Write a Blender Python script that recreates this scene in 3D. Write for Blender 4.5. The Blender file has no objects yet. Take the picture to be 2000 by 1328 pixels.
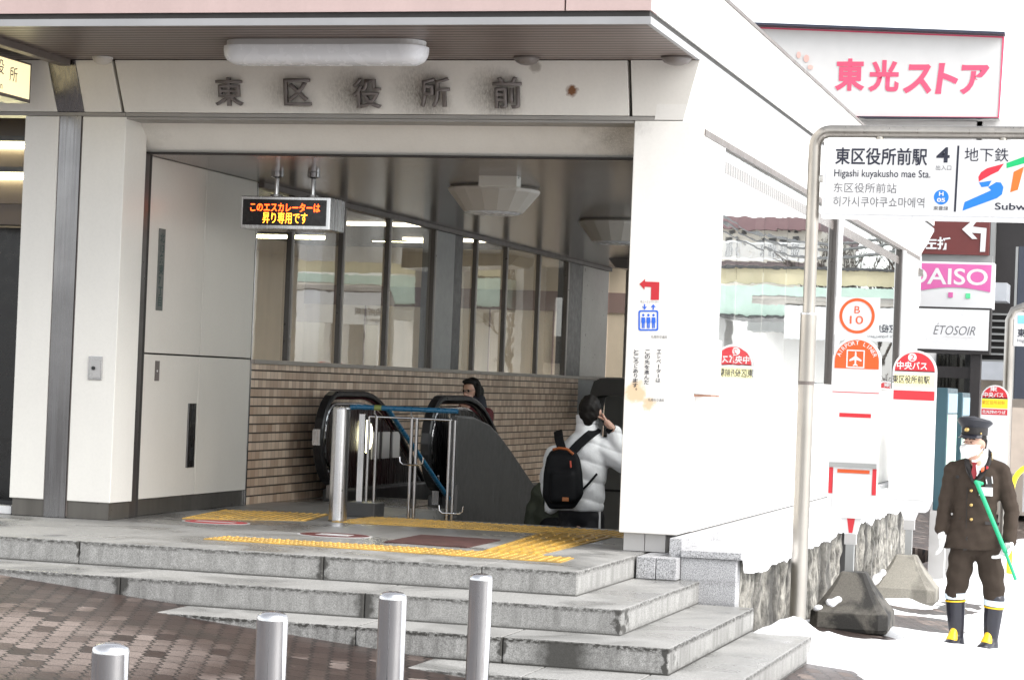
import bpy, bmesh, math, random
from mathutils import Vector, Matrix
random.seed(7)
S = bpy.context.scene
COL = S.collection
R = math.radians

# ------------------------------------------------------------------ camera, sky, sun, exposure
F_PX = 4566.9
YAW, PITCH, ROLL = 0.27608, 0.017538, 0.039388
CAM = Vector((0, 0, 1.125))
fwd = Vector((-math.sin(YAW)*math.cos(PITCH), math.cos(YAW)*math.cos(PITCH), math.sin(PITCH)))
rt0 = Vector((math.cos(YAW), math.sin(YAW), 0)); up0 = rt0.cross(fwd)
RT = rt0*math.cos(ROLL) + up0*math.sin(ROLL); UP = -rt0*math.sin(ROLL) + up0*math.cos(ROLL)
cd = bpy.data.cameras.new('camera'); cam = bpy.data.objects.new('camera', cd); COL.objects.link(cam)
cd.sensor_width = 36; cd.lens = F_PX/2000*36; cd.clip_start = 0.1; cd.clip_end = 2000
mw = Matrix.Identity(4)
for i in range(3):
    mw[i][0], mw[i][1], mw[i][2], mw[i][3] = RT[i], UP[i], -fwd[i], CAM[i]
cam.matrix_world = mw
S.camera = cam

SUN_EL, SUN_AZ = R(44), R(108)          # azimuth from +Y towards +X, overcast: broad soft sun from the right
w = bpy.data.worlds.new('World'); S.world = w; w.use_nodes = True
nt = w.node_tree; bg = nt.nodes['Background']
sky = nt.nodes.new('ShaderNodeTexSky'); sky.sky_type = 'NISHITA'; sky.sun_disc = False
sky.sun_elevation = SUN_EL; sky.sun_rotation = SUN_AZ
sky.air_density = 1.0; sky.dust_density = 1.2; sky.ozone_density = 1.0
hs = nt.nodes.new('ShaderNodeHueSaturation'); hs.inputs['Saturation'].default_value = 0.18
nt.links.new(sky.outputs[0], hs.inputs['Color']); nt.links.new(hs.outputs[0], bg.inputs[0])
bg.inputs[1].default_value = 0.15
sl = bpy.data.lights.new('sun', 'SUN'); sl.energy = 1.8; sl.angle = R(50); sl.color = (1, .97, .93)
so = bpy.data.objects.new('sun', sl); COL.objects.link(so)
sd = Vector((math.sin(SUN_AZ)*math.cos(SUN_EL), math.cos(SUN_AZ)*math.cos(SUN_EL), math.sin(SUN_EL)))
so.rotation_euler = sd.to_track_quat('Z', 'Y').to_euler(); so.location = (20, 10, 40)
S.view_settings.view_transform = 'Standard'; S.view_settings.look = 'None'
S.view_settings.exposure = 1.38; S.view_settings.gamma = 1
try:
    S.cycles.max_bounces = 10; S.cycles.transparent_max_bounces = 16
    S.cycles.use_denoising = True; S.cycles.sample_clamp_indirect = 6
except Exception: pass

def ray(u, v): return RT*((u-1000)/F_PX) - UP*((v-664)/F_PX) + fwd
def at(u, v, y): d = ray(u, v); return CAM + d*(y/d.y)
def atx(u, v, x): d = ray(u, v); return CAM + d*(x/d.x)
def atz(u, v, z): d = ray(u, v); return CAM + d*((z-CAM.z)/d.z)

# ------------------------------------------------------------------ materials
class NT:
    def __init__(s, name):
        s.m = bpy.data.materials.new(name); s.m.use_nodes = True
        s.t = s.m.node_tree; s.b = s.t.nodes['Principled BSDF']
    def n(s, typ, ins=None, **kw):
        x = s.t.nodes.new('ShaderNode'+typ)
        for k, v in kw.items(): setattr(x, k, v)
        for k, v in (ins or {}).items(): s.set(x.inputs[k], v)
        return x
    def set(s, sock, v):
        if hasattr(v, 'is_output') or isinstance(v, bpy.types.NodeSocket): s.t.links.new(v, sock)
        else:
            if isinstance(v, tuple) and len(v) == 3 and len(sock.default_value) == 4: v = (*v, 1)
            sock.default_value = v
    def P(s, **kw):
        for k, v in kw.items(): s.set(s.b.inputs[k.replace('_', ' ')], v)
    def math(s, op, a, b=0.0, c=0.0, clamp=False):
        x = s.n('Math', operation=op, use_clamp=clamp); s.set(x.inputs[0], a); s.set(x.inputs[1], b)
        s.set(x.inputs[2], c); return x.outputs[0]
    def pos(s): return s.n('NewGeometry').outputs['Position']
    def xyz(s): 
        x = s.n('SeparateXYZ', {0: s.pos()}); return x.outputs
    def scaled(s, sc):
        return s.n('VectorMath', {0: s.pos(), 1: sc}, operation='MULTIPLY').outputs[0]
    def noise(s, scale, detail=4, vec=None, rough=.55, dist=0):
        return s.n('TexNoise', {'Vector': vec or s.pos(), 'Scale': scale, 'Detail': detail, 'Roughness': rough, 'Distortion': dist}).outputs['Fac']
    def map(s, v, a, b, c=0.0, d=1.0):
        return s.n('MapRange', {'Value': v, 'From Min': a, 'From Max': b, 'To Min': c, 'To Max': d}, clamp=True).outputs[0]
    def mix(s, f, a, b, mode='MIX'):
        x = s.n('Mix', data_type='RGBA', blend_type=mode); s.set(x.inputs[0], f); s.set(x.inputs[6], a); s.set(x.inputs[7], b)
        return x.outputs[2]
    def bump(s, h, strength=.3, dist=.01):
        s.set(s.b.inputs['Normal'], s.n('Bump', {'Height': h, 'Strength': strength, 'Distance': dist}).outputs[0])
    def near(s, c, r, wob=.0, wscale=12, soft=.55):
        d = s.n('VectorMath', {0: s.pos(), 1: tuple(c)}, operation='DISTANCE').outputs['Value']
        if wob: d = s.math('ADD', d, s.math('MULTIPLY', s.math('SUBTRACT', s.noise(wscale), .5), wob))
        return s.map(d, r, r*soft)

def paint(name, col, rough=.45, metal=0, var=.12, scale=3.0, spec=.5, bump=0, streak=0, coat=0):
    a = NT(name); n = a.noise(scale, 5)
    f = a.map(n, .3, .72, 1-var, 1+var*.35)
    if streak: f = a.math('MULTIPLY', f, a.map(a.noise(1, 4, a.scaled((9, 9, .7))), .35, .7, 1-streak, 1))
    c = a.n('VectorMath', {0: tuple(col), 'Scale': f}, operation='SCALE').outputs[0]
    a.P(Base_Color=c, Roughness=a.map(a.noise(scale*4, 3), .3, .7, max(.02, rough-.08), rough+.08), Metallic=metal)
    a.b.inputs['Specular IOR Level'].default_value = spec
    if coat: a.b.inputs['Coat Weight'].default_value = coat
    if bump: a.bump(a.noise(60, 4), bump, .004)
    return a.m
def glow(name, col, st):
    a = NT(name); a.P(Base_Color=col, Emission_Color=col, Emission_Strength=st); return a.m

def steel(name, col=(.60, .60, .61), rough=.22, ax=(60, 60, 1.2)):
    a = NT(name); st = a.noise(1, 3, a.scaled(ax)); big = a.noise(2.2, 3)
    a.P(Base_Color=a.n('VectorMath', {0: col, 'Scale': a.map(big, .3, .7, .82, 1.08)}, operation='SCALE').outputs[0], Metallic=1.0,
        Roughness=a.map(st, .3, .7, rough-.06, rough+.10))
    a.b.inputs['Anisotropic'].default_value = .4
    return a.m

M = {}
def build_panel(name, col, marks=(), streak=.045, rough=.38):
    a = NT(name)
    f = a.map(a.noise(.9, 5), .3, .7, .95, 1.03)
    f = a.math('MULTIPLY', f, a.map(a.noise(1, 5, a.scaled((5, 5, .35))), .32, .68, 1-streak, 1))
    f = a.math('MULTIPLY', f, a.map(a.noise(46, 3), .25, .6, .965, 1))
    c = a.n('VectorMath', {0: tuple(col), 'Scale': f}, operation='SCALE').outputs[0]
    for ctr, r, colr, strength, wob, ws in marks:
        soft = .05 if colr == soot else .55
        k = a.math('MULTIPLY', a.near(ctr, r, wob, ws, soft), strength)
        if colr == soot: k = a.math('MULTIPLY', k, a.map(a.noise(1, 5, a.scaled((95, 95, 30)), .7), .30, .62, .25, 1))
        c = a.mix(k, c, colr)
    a.P(Base_Color=c, Roughness=a.map(a.noise(2, 2), .3, .7, rough-.02, rough+.03))
    a.bump(a.noise(.8, 2), .04, .02)
    return a.m
PC = (.74, .715, .665)
YF = 15.56
soot = (.10, .085, .07)
fm = []
for u, v, r, s in [(412, 180, .13, .35), (546, 182, .17, .5), (682, 184, .22, .8), (700, 204, .14, .5), (818, 182, .24, .85), (845, 208, .16, .7), (958, 182, .21, .85), (985, 210, .15, .6), (590, 205, .14, .3)]:
    fm.append((at(u, v, 15.51), r, soot, s, .10, 30))
fm.append((at(1116, 178, 15.51), .05, (.17, .07, .025), 1.0, .05, 25))
fm.append((at(1045, 132, 15.48), .05, (.2, .17, .14), .6, .05, 25))
for u in (724, 778, 872, 640): fm.append((at(u, 229, 15.55), .02, (.35, .16, .03), .8, .04, 60))
M['fascia'] = build_panel('fascia enamel', PC, fm)
M['lintel'] = build_panel('lintel enamel', PC, [(at(1215, 270, 15.9), .34, soot, .55, .5, 9), (at(300, 250, 15.9), .15, soot, .2, .3, 9)])
M['pillar'] = build_panel('pillar enamel', (.78, .76, .72), [(at(1240, 765, YF), .085, (.62, .42, .20), .75, .12, 16), (at(1268, 788, YF), .05, (.6, .40, .18), .7, .1, 20), (at(1250, 245, YF), .10, soot, .25, .2, 18)])
M['panel'] = build_panel('wall enamel', (.78, .76, .72))
M['column'] = build_panel('column enamel', (.74, .72, .67))
M['door'] = build_panel('door enamel', (.66, .63, .575), rough=.30, streak=.02)
M['pink'] = build_panel('pale pink enamel', (.54, .405, .38), streak=.08)
M['gap'] = paint('dark joint', (.03, .027, .025), .7)
M['brown'] = paint('bronze trim', (.13, .11, .10), .45); M['ftrim'] = paint('grey trim', (.30, .285, .265), .45)
M['trim'] = paint('pale trim', (.62, .60, .58), .4)
M['edge'] = paint('aluminium edge', (.34, .34, .345), .4)
M['grey'] = paint('grey coated metal', (.26, .265, .26), .4, var=.08)
M['dgrey'] = paint('dark cladding', (.052, .052, .053), .42, var=.15)
M['mull'] = paint('mullion metal', (.10, .09, .085), .35, metal=.6)
M['mull_light'] = paint('mullion edge', (.33, .30, .27), .35, metal=.5)
M['black'] = paint('black rubber', (.012, .012, .013), .35)
M['darkbase'] = paint('dull steel base', (.15, .14, .125), .35, metal=.55, streak=.25)
M['palebase'] = paint('pale steel base', (.45, .44, .43), .35, metal=.4)
M['steel'] = steel('brushed stainless')
M['steel_pol'] = steel('polished stainless', (.52, .52, .53), .10)
M['steel_dk'] = steel('worn stainless', (.23, .225, .228), .24)
M['steel_pole'] = steel('galvanised pole', (.40, .375, .34), .33)
M['white'] = paint('white sign paint', (.62, .62, .62), .35, var=.04)
M['offwhite'] = paint('off white plastic', (.70, .69, .65), .35, var=.06)
M['lamp_white'] = paint('lamp acrylic', (.72, .73, .76), .25, var=.05)
M['lamp_grey'] = paint('bowl lamp shade', (.52, .49, .45), .4, var=.10)
M['letter'] = paint('grey brown letter', (.165, .145, .138), .5, var=.2, scale=20)
M['ink'] = paint('navy ink', (.012, .014, .03), .5)
M['inkgrey'] = paint('grey ink', (.10, .10, .11), .5)
M['red'] = paint('sign red', (.50, .018, .028), .4, var=.05)
M['sred'] = paint('store pink red', (.74, .085, .17), .4, var=.05)
M['orange'] = paint('sign orange', (.60, .085, .012), .4, var=.05)
M['blue'] = paint('sign blue', (.02, .12, .62), .4, var=.05)
M['cyan'] = paint('logo blue', (.008, .17, .58), .4, var=.04)
M['lred'] = paint('logo red', (.78, .02, .04), .4, var=.04)
M['lgreen'] = paint('logo green', (.0, .42, .13), .4, var=.04)
M['lorange'] = paint('logo orange', (.66, .15, .02), .4, var=.04)
M['yellow'] = paint('sign yellow', (.85, .68, .02), .4, var=.05)
M['paleyellow'] = paint('pale yellow sign', (.85, .78, .42), .4, var=.05)
M['maroon'] = paint('maroon sign', (.12, .022, .02), .5, var=.1)
M['magenta'] = paint('pink sign', (.56, .11, .32), .4, var=.08)
M['teal'] = paint('teal metal', (.010, .045, .060), .4, var=.1)
M['mapgreen'] = paint('map print', (.50, .68, .56), .4, var=.2, scale=8)
M['rail'] = paint('blue handrail', (.012, .11, .22), .3, var=.15, scale=9)
M['led'] = glow('red led', (1, .07, .008), 3.2)
M['ledamber'] = glow('amber led', (1, .30, .02), 3.4)
M['tube'] = glow('fluorescent tube', (1, .93, .55), 12.0)
M['signlit'] = glow('lit sign face', (1, .86, .50), .36)
M['ovallamp'] = glow('landing lamp', (1, .96, .70), 2.6)
M['screen'] = paint('led screen', (.008, .006, .008), .25)

def glassmat(name, tint, wav, refl=.5, wscale=(1.3, 1.3, 5.0), grime=.0):
    a = NT(name); t = a.t
    lw = a.n('LayerWeight', {'Blend': .5}).outputs['Facing']
    nz = a.noise(1, 3, a.scaled(wscale))
    bp = a.n('Bump', {'Height': nz, 'Strength': wav, 'Distance': .01}).outputs[0]
    gl = a.n('BsdfGlossy', {'Color': (.92, .94, .93), 'Roughness': .012, 'Normal': bp}, distribution='GGX')
    tr = a.n('BsdfTransparent', {'Color': tint})
    f = a.map(lw, .2, .84, .06, refl)
    mx = a.n('MixShader', {0: f, 1: tr.outputs[0], 2: gl.outputs[0]})
    out = t.nodes['Material Output']
    if grime:
        df = a.n('BsdfDiffuse', {'Color': (.55, .53, .50)})
        mx = a.n('MixShader', {0: a.map(a.noise(1, 5, a.scaled((4, 4, 1))), .3, .8, 0, grime), 1: mx.outputs[0], 2: df.outputs[0]})
    t.links.new(mx.outputs[0], out.inputs['Surface']); return a.m
M['glass_out'] = glassmat('street side glass', (.82, .85, .84), .10, .97, (.5, .5, 3.2))
M['glass_in'] = glassmat('corridor glass', (.80, .79, .75), .03, .46, grime=.12)
M['glass_dark'] = glassmat('shop glass', (.25, .25, .26), .02, .5)

def granite(name, base, stains=(), speck=.5, wet=True, dirt=.5):
    a = NT(name); x, y, z = a.xyz()
    n1 = a.noise(170, 3, rough=.7); n2 = a.noise(60, 2)
    f = a.math('ADD', a.map(n1, .36, .64, 1-speck, 1.12), a.map(n2, .3, .7, -.10, .08))
    c = a.n('VectorMath', {0: base, 'Scale': f}, operation='SCALE').outputs[0]
    nz = a.n('SeparateXYZ', {0: a.n('NewGeometry').outputs['Normal']}).outputs[2]
    side = a.map(nz, .3, .7, 1, 0)
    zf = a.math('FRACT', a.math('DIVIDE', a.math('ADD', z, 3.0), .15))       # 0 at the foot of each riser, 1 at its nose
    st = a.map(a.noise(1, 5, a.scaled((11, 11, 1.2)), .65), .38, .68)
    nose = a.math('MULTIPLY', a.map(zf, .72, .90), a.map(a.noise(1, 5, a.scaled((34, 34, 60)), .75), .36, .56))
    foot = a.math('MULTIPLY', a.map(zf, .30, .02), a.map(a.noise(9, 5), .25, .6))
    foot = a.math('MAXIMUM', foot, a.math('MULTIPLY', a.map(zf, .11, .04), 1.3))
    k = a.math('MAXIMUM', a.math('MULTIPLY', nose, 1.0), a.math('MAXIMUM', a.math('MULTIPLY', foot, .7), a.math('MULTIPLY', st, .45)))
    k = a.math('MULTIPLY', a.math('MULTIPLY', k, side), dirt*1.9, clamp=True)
    for sx, sw, sy in stains:
        d = a.math('ABSOLUTE', a.math('SUBTRACT', x, sx))
        d = a.math('ADD', d, a.math('MULTIPLY', a.math('SUBTRACT', a.noise(14, 4), .5), .16))
        kk = a.math('MULTIPLY', a.map(d, sw, sw*.3), a.map(a.math('ABSOLUTE', a.math('SUBTRACT', y, sy)), .25, .2))
        k = a.math('MAXIMUM', k, a.math('MULTIPLY', a.math('MULTIPLY', kk, side), .93))
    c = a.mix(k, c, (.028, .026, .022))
    wetm = a.map(a.noise(1.6, 5, dist=.6), .42, .6)
    top = a.math('MULTIPLY', a.math('SUBTRACT', 1.0, side), wetm)
    if wet: c = a.mix(a.math('MULTIPLY', top, .5), c, (.10, .10, .095))
    a.P(Base_Color=c, Roughness=a.map(top, 0, 1, .65, .22) if wet else .6)
    a.bump(a.noise(120, 3), .25, .003)
    return a.m
GB = (.37, .365, .35)
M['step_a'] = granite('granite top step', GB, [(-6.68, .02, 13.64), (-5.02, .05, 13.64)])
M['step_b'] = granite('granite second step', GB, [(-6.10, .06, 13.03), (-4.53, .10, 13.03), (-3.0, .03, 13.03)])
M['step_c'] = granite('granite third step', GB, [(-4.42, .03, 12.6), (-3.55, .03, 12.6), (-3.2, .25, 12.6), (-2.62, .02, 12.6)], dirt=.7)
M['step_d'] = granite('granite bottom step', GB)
M['granite'] = granite('speckled granite', (.52, .52, .53), speck=.75, wet=False, dirt=.15)
def floor_mat():
    a = NT('wet stone floor'); n = a.noise(150, 3, rough=.7)
    c = a.n('VectorMath', {0: (.27, .265, .255), 'Scale': a.map(n, .35, .65, .75, 1.1)}, operation='SCALE').outputs[0]
    wm = a.map(a.noise(.9, 6, dist=.7), .40, .62)
    c = a.mix(a.math('MULTIPLY', wm, .55), c, (.085, .085, .08))
    br = a.n('TexBrick', {'Vector': a.pos(), 'Color1': (1, 1, 1), 'Color2': (.94, .94, .94), 'Mortar': (.55, .55, .55), 'Scale': 1.0, 'Mortar Size': .004, 'Brick Width': .6, 'Row Height': .6}, offset=0)
    c = a.mix(1.0, c, br.outputs['Color'], 'MULTIPLY')
    a.P(Base_Color=c, Roughness=a.map(wm, 0, 1, .5, .16)); a.bump(n, .1, .002); return a.m
M['floor'] = floor_mat()
def paving_mat():
    a = NT('interlocking brick paving'); x0, y0, z = a.xyz(); ca, sa = math.cos(R(19)), math.sin(R(19))
    x = a.math('ADD', a.math('MULTIPLY', x0, ca), a.math('MULTIPLY', y0, sa)); y = a.math('SUBTRACT', a.math('MULTIPLY', y0, ca), a.math('MULTIPLY', x0, sa))
    ang = R(0)
    zig = a.n('Math', {0: a.math('MULTIPLY', y, 1/.10)}, operation='PINGPONG'); zig.inputs[1].default_value = .5
    u = a.math('ADD', x, a.math('MULTIPLY', a.math('SUBTRACT', zig.outputs[0], .25), .05))
    zig2 = a.n('Math', {0: a.math('MULTIPLY', x, 1/.10)}, operation='PINGPONG'); zig2.inputs[1].default_value = .5
    v = a.math('ADD', y, a.math('MULTIPLY', a.math('SUBTRACT', zig2.outputs[0], .25), .03))
    vec = a.n('CombineXYZ', {0: v, 1: u}).outputs[0]
    br = a.n('TexBrick', {'Vector': vec, 'Color1': (.034, .021, .018), 'Color2': (.066, .046, .039), 'Mortar': (.006, .005, .0045), 'Scale': 1.0, 'Mortar Size': .0065, 'Mortar Smooth': .3, 'Bias': 0.0, 'Brick Width': .205, 'Row Height': .105}, offset=.5)
    br2 = a.n('TexBrick', {'Vector': vec, 'Color1': (0, 0, 0), 'Color2': (1, 1, 1), 'Mortar': (0, 0, 0), 'Scale': 1.0, 'Mortar Size': .0065, 'Bias': 0.0, 'Brick Width': .205, 'Row Height': .105}, offset=.5)
    dry = a.map(a.math('ADD', a.math('MULTIPLY', a.noise(.75, 4, dist=.4), 1.15), a.math('MULTIPLY', br2.outputs['Color'], .38)), .86, .98)
    pale = a.math('MULTIPLY', a.near((-5.75, 10.9, -.30), 1.25, 1.1, 1.2), a.map(br2.outputs['Color'], .12, .3))
    dry = a.math('MAXIMUM', dry, a.math('MULTIPLY', pale, .8))
    dry = a.math('MULTIPLY', dry, a.math('SUBTRACT', 1.0, br.outputs['Fac']))
    c = a.mix(dry, br.outputs['Color'], (.205, .165, .145))
    moss = a.map(a.noise(2.2, 6), .55, .72)
    c = a.mix(a.math('MULTIPLY', moss, .55), c, (.022, .021, .017))
    c = a.mix(1.0, c, a.n('MapRange', {'Value': a.noise(90, 4), 'From Min': .3, 'From Max': .7, 'To Min': .7, 'To Max': 1.15}).outputs[0], 'MULTIPLY')
    a.P(Base_Color=c, Roughness=a.map(dry, 0, 1, .38, .8))
    h = a.math('ADD', a.math('MULTIPLY', br.outputs['Fac'], -1.0), a.math('MULTIPLY', a.noise(70, 3), .3))
    a.bump(h, 1.0, .010); return a.m
M['paving'] = paving_mat()
def snow_mat():
    a = NT('snow'); n = a.noise(7, 8, rough=.65)
    c = a.mix(a.map(a.noise(2.5, 6), .52, .75, 0, .22), (.88, .89, .91), (.50, .49, .49))
    a.P(Base_Color=c, Roughness=.75); a.b.inputs['Subsurface Weight'].default_value = 0
    a.bump(a.math('ADD', n, a.math('MULTIPLY', a.noise(60, 4), .3)), .5, .03); return a.m
M['snow'] = snow_mat()
def tile_mat():
    a = NT('glazed wall tile'); x, y, z = a.xyz()
    vec = a.n('CombineXYZ', {0: y, 1: z}).outputs[0]
    br = a.n('TexBrick', {'Vector': vec, 'Color1': (.42, .285, .195), 'Color2': (.76, .61, .475), 'Mortar': (.26, .19, .14), 'Scale': 1.0, 'Mortar Size': .003, 'Bias': 0.0, 'Brick Width': .088, 'Row Height': .0757}, offset=0)
    fr = a.math('FRACT', a.math('DIVIDE', a.math('ADD', z, 7.57), .0757))
    ln = a.map(fr, .83, .89)
    c = a.mix(ln, br.outputs['Color'], (.040, .031, .026))
    c = a.mix(1.0, c, a.map(a.noise(1.3, 5), .3, .7, .82, 1.05), 'MULTIPLY')
    a.P(Base_Color=c, Roughness=a.map(ln, 0, 1, .30, .8)); a.bump(a.math('MULTIPLY', ln, -1.0), .6, .01); return a.m
M['tile'] = tile_mat()
def slat_mat(name, col, period, rough, marks=(), cross=0):
    a = NT(name); x, y, z = a.xyz()
    fr = a.math('FRACT', a.math('DIVIDE', y, period))
    ln = a.map(a.math('ABSOLUTE', a.math('SUBTRACT', fr, .5)), .19, .13)
    f = a.map(a.noise(1.4, 5), .3, .7, .85, 1.08)
    c = a.n('VectorMath', {0: col, 'Scale': f}, operation='SCALE').outputs[0]
    for ctr, r, colr, s, wob, ws in marks: c = a.mix(a.math('MULTIPLY', a.near(ctr, r, wob, ws), s), c, colr)
    c = a.mix(ln, c, tuple(q*.30 for q in col))
    a.P(Base_Color=c, Roughness=rough); a.bump(a.math('MULTIPLY', ln, -1.0), .6, .01); return a.m
M['soffit'] = slat_mat('soffit slats', (.185, .143, .125), .105, .42)
M['ceiling'] = slat_mat('corridor ceiling slats', (.23, .205, .19), .10, .20)
def stone_mat():
    a = NT('split rib stone'); n = a.noise(9, 8, rough=.7)
    c = a.mix(a.map(n, .35, .65), (.08, .077, .068), (.42, .40, .355))
    yy = a.xyz()[1]; fr = a.math('FRACT', a.math('DIVIDE', a.math('ADD', yy, a.math('MULTIPLY', a.math('SUBTRACT', a.noise(5, 4), .5), .10)), .27))
    gr = a.map(a.math('ABSOLUTE', a.math('SUBTRACT', fr, .5)), .33, .45)
    c = a.mix(gr, c, (.018, .017, .015))
    c = a.mix(a.map(a.noise(1, 5, a.scaled((14, 14, 5)), .7), .52, .62, 0, .6), c, (.03, .028, .025))
    c = a.mix(a.map(a.noise(1, 4, a.scaled((3, 3, .5))), .48, .62, 0, .8), c, (.045, .043, .04))
    a.P(Base_Color=c, Roughness=.85); a.bump(a.noise(35, 6, rough=.7), .9, .02); return a.m
M['stone'] = stone_mat()
def tact_mat():
    a = NT('yellow tactile rubber')
    c = a.mix(a.map(a.noise(5, 6), .4, .7), (.58, .35, .07), (.30, .20, .07))
    a.P(Base_Color=c, Roughness=.42); a.bump(a.noise(60, 3), .15, .003); return a.m
M['tact'] = tact_mat()
def conc_mat(ca=(.125, .115, .098), cb=(.030, .028, .025)):
    a = NT('cast concrete'); n = a.noise(3, 6, dist=.5)
    c = a.mix(a.map(n, .46, .56), ca, cb)
    c = a.mix(1.0, c, a.map(a.noise(110, 4), .3, .7, .75, 1.15), 'MULTIPLY')
    a.P(Base_Color=c, Roughness=.8); a.bump(a.noise(90, 4), .4, .004); return a.m
M['conc'] = conc_mat(); M['conc2'] = conc_mat((.25, .235, .20), (.14, .13, .11))

# ------------------------------------------------------------------ object helpers
def wl(o):
    v = Vector((0, 0, 0))
    while o is not None: v += o.location; o = o.parent
    return v
def thing(name, label, cat, loc, group=None):
    o = bpy.data.objects.new(name, None); COL.objects.link(o); o.location = Vector(loc); o.empty_display_size = .1
    o['label'] = label; o['category'] = cat
    if group: o['group'] = group
    return o
def tag(o, label, cat, group=None):
    o['label'] = label; o['category'] = cat
    if group: o['group'] = group
    return o
def kind(o, k): o['kind'] = k; return o
def link(name, me, m, parent=None, smooth=False, bevel=0, seg=2):
    o = bpy.data.objects.new(name, me); COL.objects.link(o)
    me.materials.clear(); me.materials.append(M[m] if isinstance(m, str) else m)
    if parent is not None:
        me.transform(Matrix.Translation(-wl(parent))); o.parent = parent
    if smooth:
        for p in me.polygons: p.use_smooth = True
        if len(me.polygons) < 4000: me.set_sharp_from_angle(angle=R(38))
    if bevel:
        b = o.modifiers.new('bevel', 'BEVEL'); b.width = bevel; b.segments = seg; b.limit_method = 'ANGLE'; b.angle_limit = R(40)
    return o
class MB:
    def __init__(s): s.bm = bmesh.new()
    def box(s, x0, x1, y0, y1, z0, z1, m=None):
        vs = [s.bm.verts.new(p) for p in ((x0,y0,z0),(x1,y0,z0),(x1,y1,z0),(x0,y1,z0),(x0,y0,z1),(x1,y0,z1),(x1,y1,z1),(x0,y1,z1))]
        if m is not None:
            for v in vs: v.co = m @ v.co
        for f in ((3,2,1,0),(4,5,6,7),(0,1,5,4),(1,2,6,5),(2,3,7,6),(3,0,4,7)): s.bm.faces.new([vs[i] for i in f])
        return s
    def poly(s, pts): s.bm.faces.new([s.bm.verts.new(p) for p in pts]); return s
    def prism(s, pts, d):
        d = Vector(d); n = len(pts)
        a = [s.bm.verts.new(Vector(p)) for p in pts]; b = [s.bm.verts.new(Vector(p)+d) for p in pts]
        s.bm.faces.new(a[::-1]); s.bm.faces.new(b)
        for i in range(n): s.bm.faces.new((a[i], a[(i+1)%n], b[(i+1)%n], b[i]))
        return s
    def loft(s, rings, cap=True):
        rs = [[s.bm.verts.new(p) for p in r] for r in rings]; n = len(rs[0])
        for a, b in zip(rs, rs[1:]):
            for i in range(n): s.bm.faces.new((a[i], a[(i+1)%n], b[(i+1)%n], b[i]))
        if cap: s.bm.faces.new(rs[0][::-1]); s.bm.faces.new(rs[-1])
        return s
    def lathe(s, c, prof, n=28):
        c = Vector(c)
        return s.loft([[c+Vector((r*math.cos(2*math.pi*i/n), r*math.sin(2*math.pi*i/n), z)) for i in range(n)] for r, z in prof])
    def tube(s, path, r, n=12):
        path = [Vector(p) for p in path]; rr = r if isinstance(r, (list, tuple)) else [r]*len(path)
        rings = []; prev = None
        for i, p in enumerate(path):
            t = (path[min(i+1, len(path)-1)]-path[max(i-1, 0)]).normalized()
            if prev is None:
                a = Vector((0, 0, 1)) if abs(t.z) < .9 else Vector((1, 0, 0)); u = (a-t*a.dot(t)).normalized()
            else: u = (prev-t*prev.dot(t)).normalized()
            prev = u; v = t.cross(u)
            rings.append([p+(u*math.cos(2*math.pi*k/n)+v*math.sin(2*math.pi*k/n))*rr[i] for k in range(n)])
        return s.loft(rings)
    def ball(s, c, r, sc=(1, 1, 1), sub=2):
        bmesh.ops.create_icosphere(s.bm, subdivisions=sub, radius=r, matrix=Matrix.Translation(Vector(c)) @ Matrix.Diagonal((*sc, 1))); return s
    def build(s, name, m, parent=None, smooth=False, bevel=0, seg=2):
        bmesh.ops.recalc_face_normals(s.bm, faces=s.bm.faces[:])
        me = bpy.data.meshes.new(name); s.bm.to_mesh(me); s.bm.free()
        return link(name, me, m, parent, smooth, bevel, seg)
def box(name, m, x0, x1, y0, y1, z0, z1, parent=None, bevel=0): return MB().box(x0, x1, y0, y1, z0, z1).build(name, m, parent, bevel=bevel)

def arc(cx, cy, r, a0, a1, n): return [(cx+r*math.cos(R(a0+(a1-a0)*i/n)), cy+r*math.sin(R(a0+(a1-a0)*i/n))) for i in range(n+1)]
def text(s, name, m, parent, O, U, V, w=None, h=None, bold=0, shear=0, d=.001, lift=.003, anchor=(.5, .5), ls=1.0):
    c = bpy.data.curves.new('t', 'FONT'); c.body = s; c.size = 1; c.offset = bold; c.shear = shear; c.space_line = ls; c.resolution_u = 4
    o = bpy.data.objects.new('t', c); COL.objects.link(o)
    dg = bpy.context.evaluated_depsgraph_get(); me = bpy.data.meshes.new_from_object(o.evaluated_get(dg))
    bpy.data.objects.remove(o); bpy.data.curves.remove(c)
    bm = bmesh.new(); bm.from_mesh(me)
    if d > .0011:
        g = bmesh.ops.extrude_face_region(bm, geom=bm.faces[:])
        bmesh.ops.translate(bm, verts=[v for v in g['geom'] if isinstance(v, bmesh.types.BMVert)], vec=(0, 0, 1))
    xs = [v.co.x for v in bm.verts]; ys = [v.co.y for v in bm.verts]
    x0, x1, y0, y1 = min(xs), max(xs), min(ys), max(ys)
    sx = w/(x1-x0) if w else h/(y1-y0); sy = h/(y1-y0) if h else sx
    O, U, V = Vector(O), Vector(U).normalized(), Vector(V).normalized(); N = U.cross(V)
    for v in bm.verts:
        v.co = O + U*((v.co.x-x0)*sx-(x1-x0)*sx*anchor[0]) + V*((v.co.y-y0)*sy-(y1-y0)*sy*anchor[1]) + N*(lift+v.co.z*d)
    if d > .0011: bmesh.ops.recalc_face_normals(bm, faces=bm.faces[:])
    bm.to_mesh(me); bm.free(); me.name = name
    return link(name, me, m, parent)
EX, EZ = Vector((1, 0, 0)), Vector((0, 0, 1))
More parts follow.
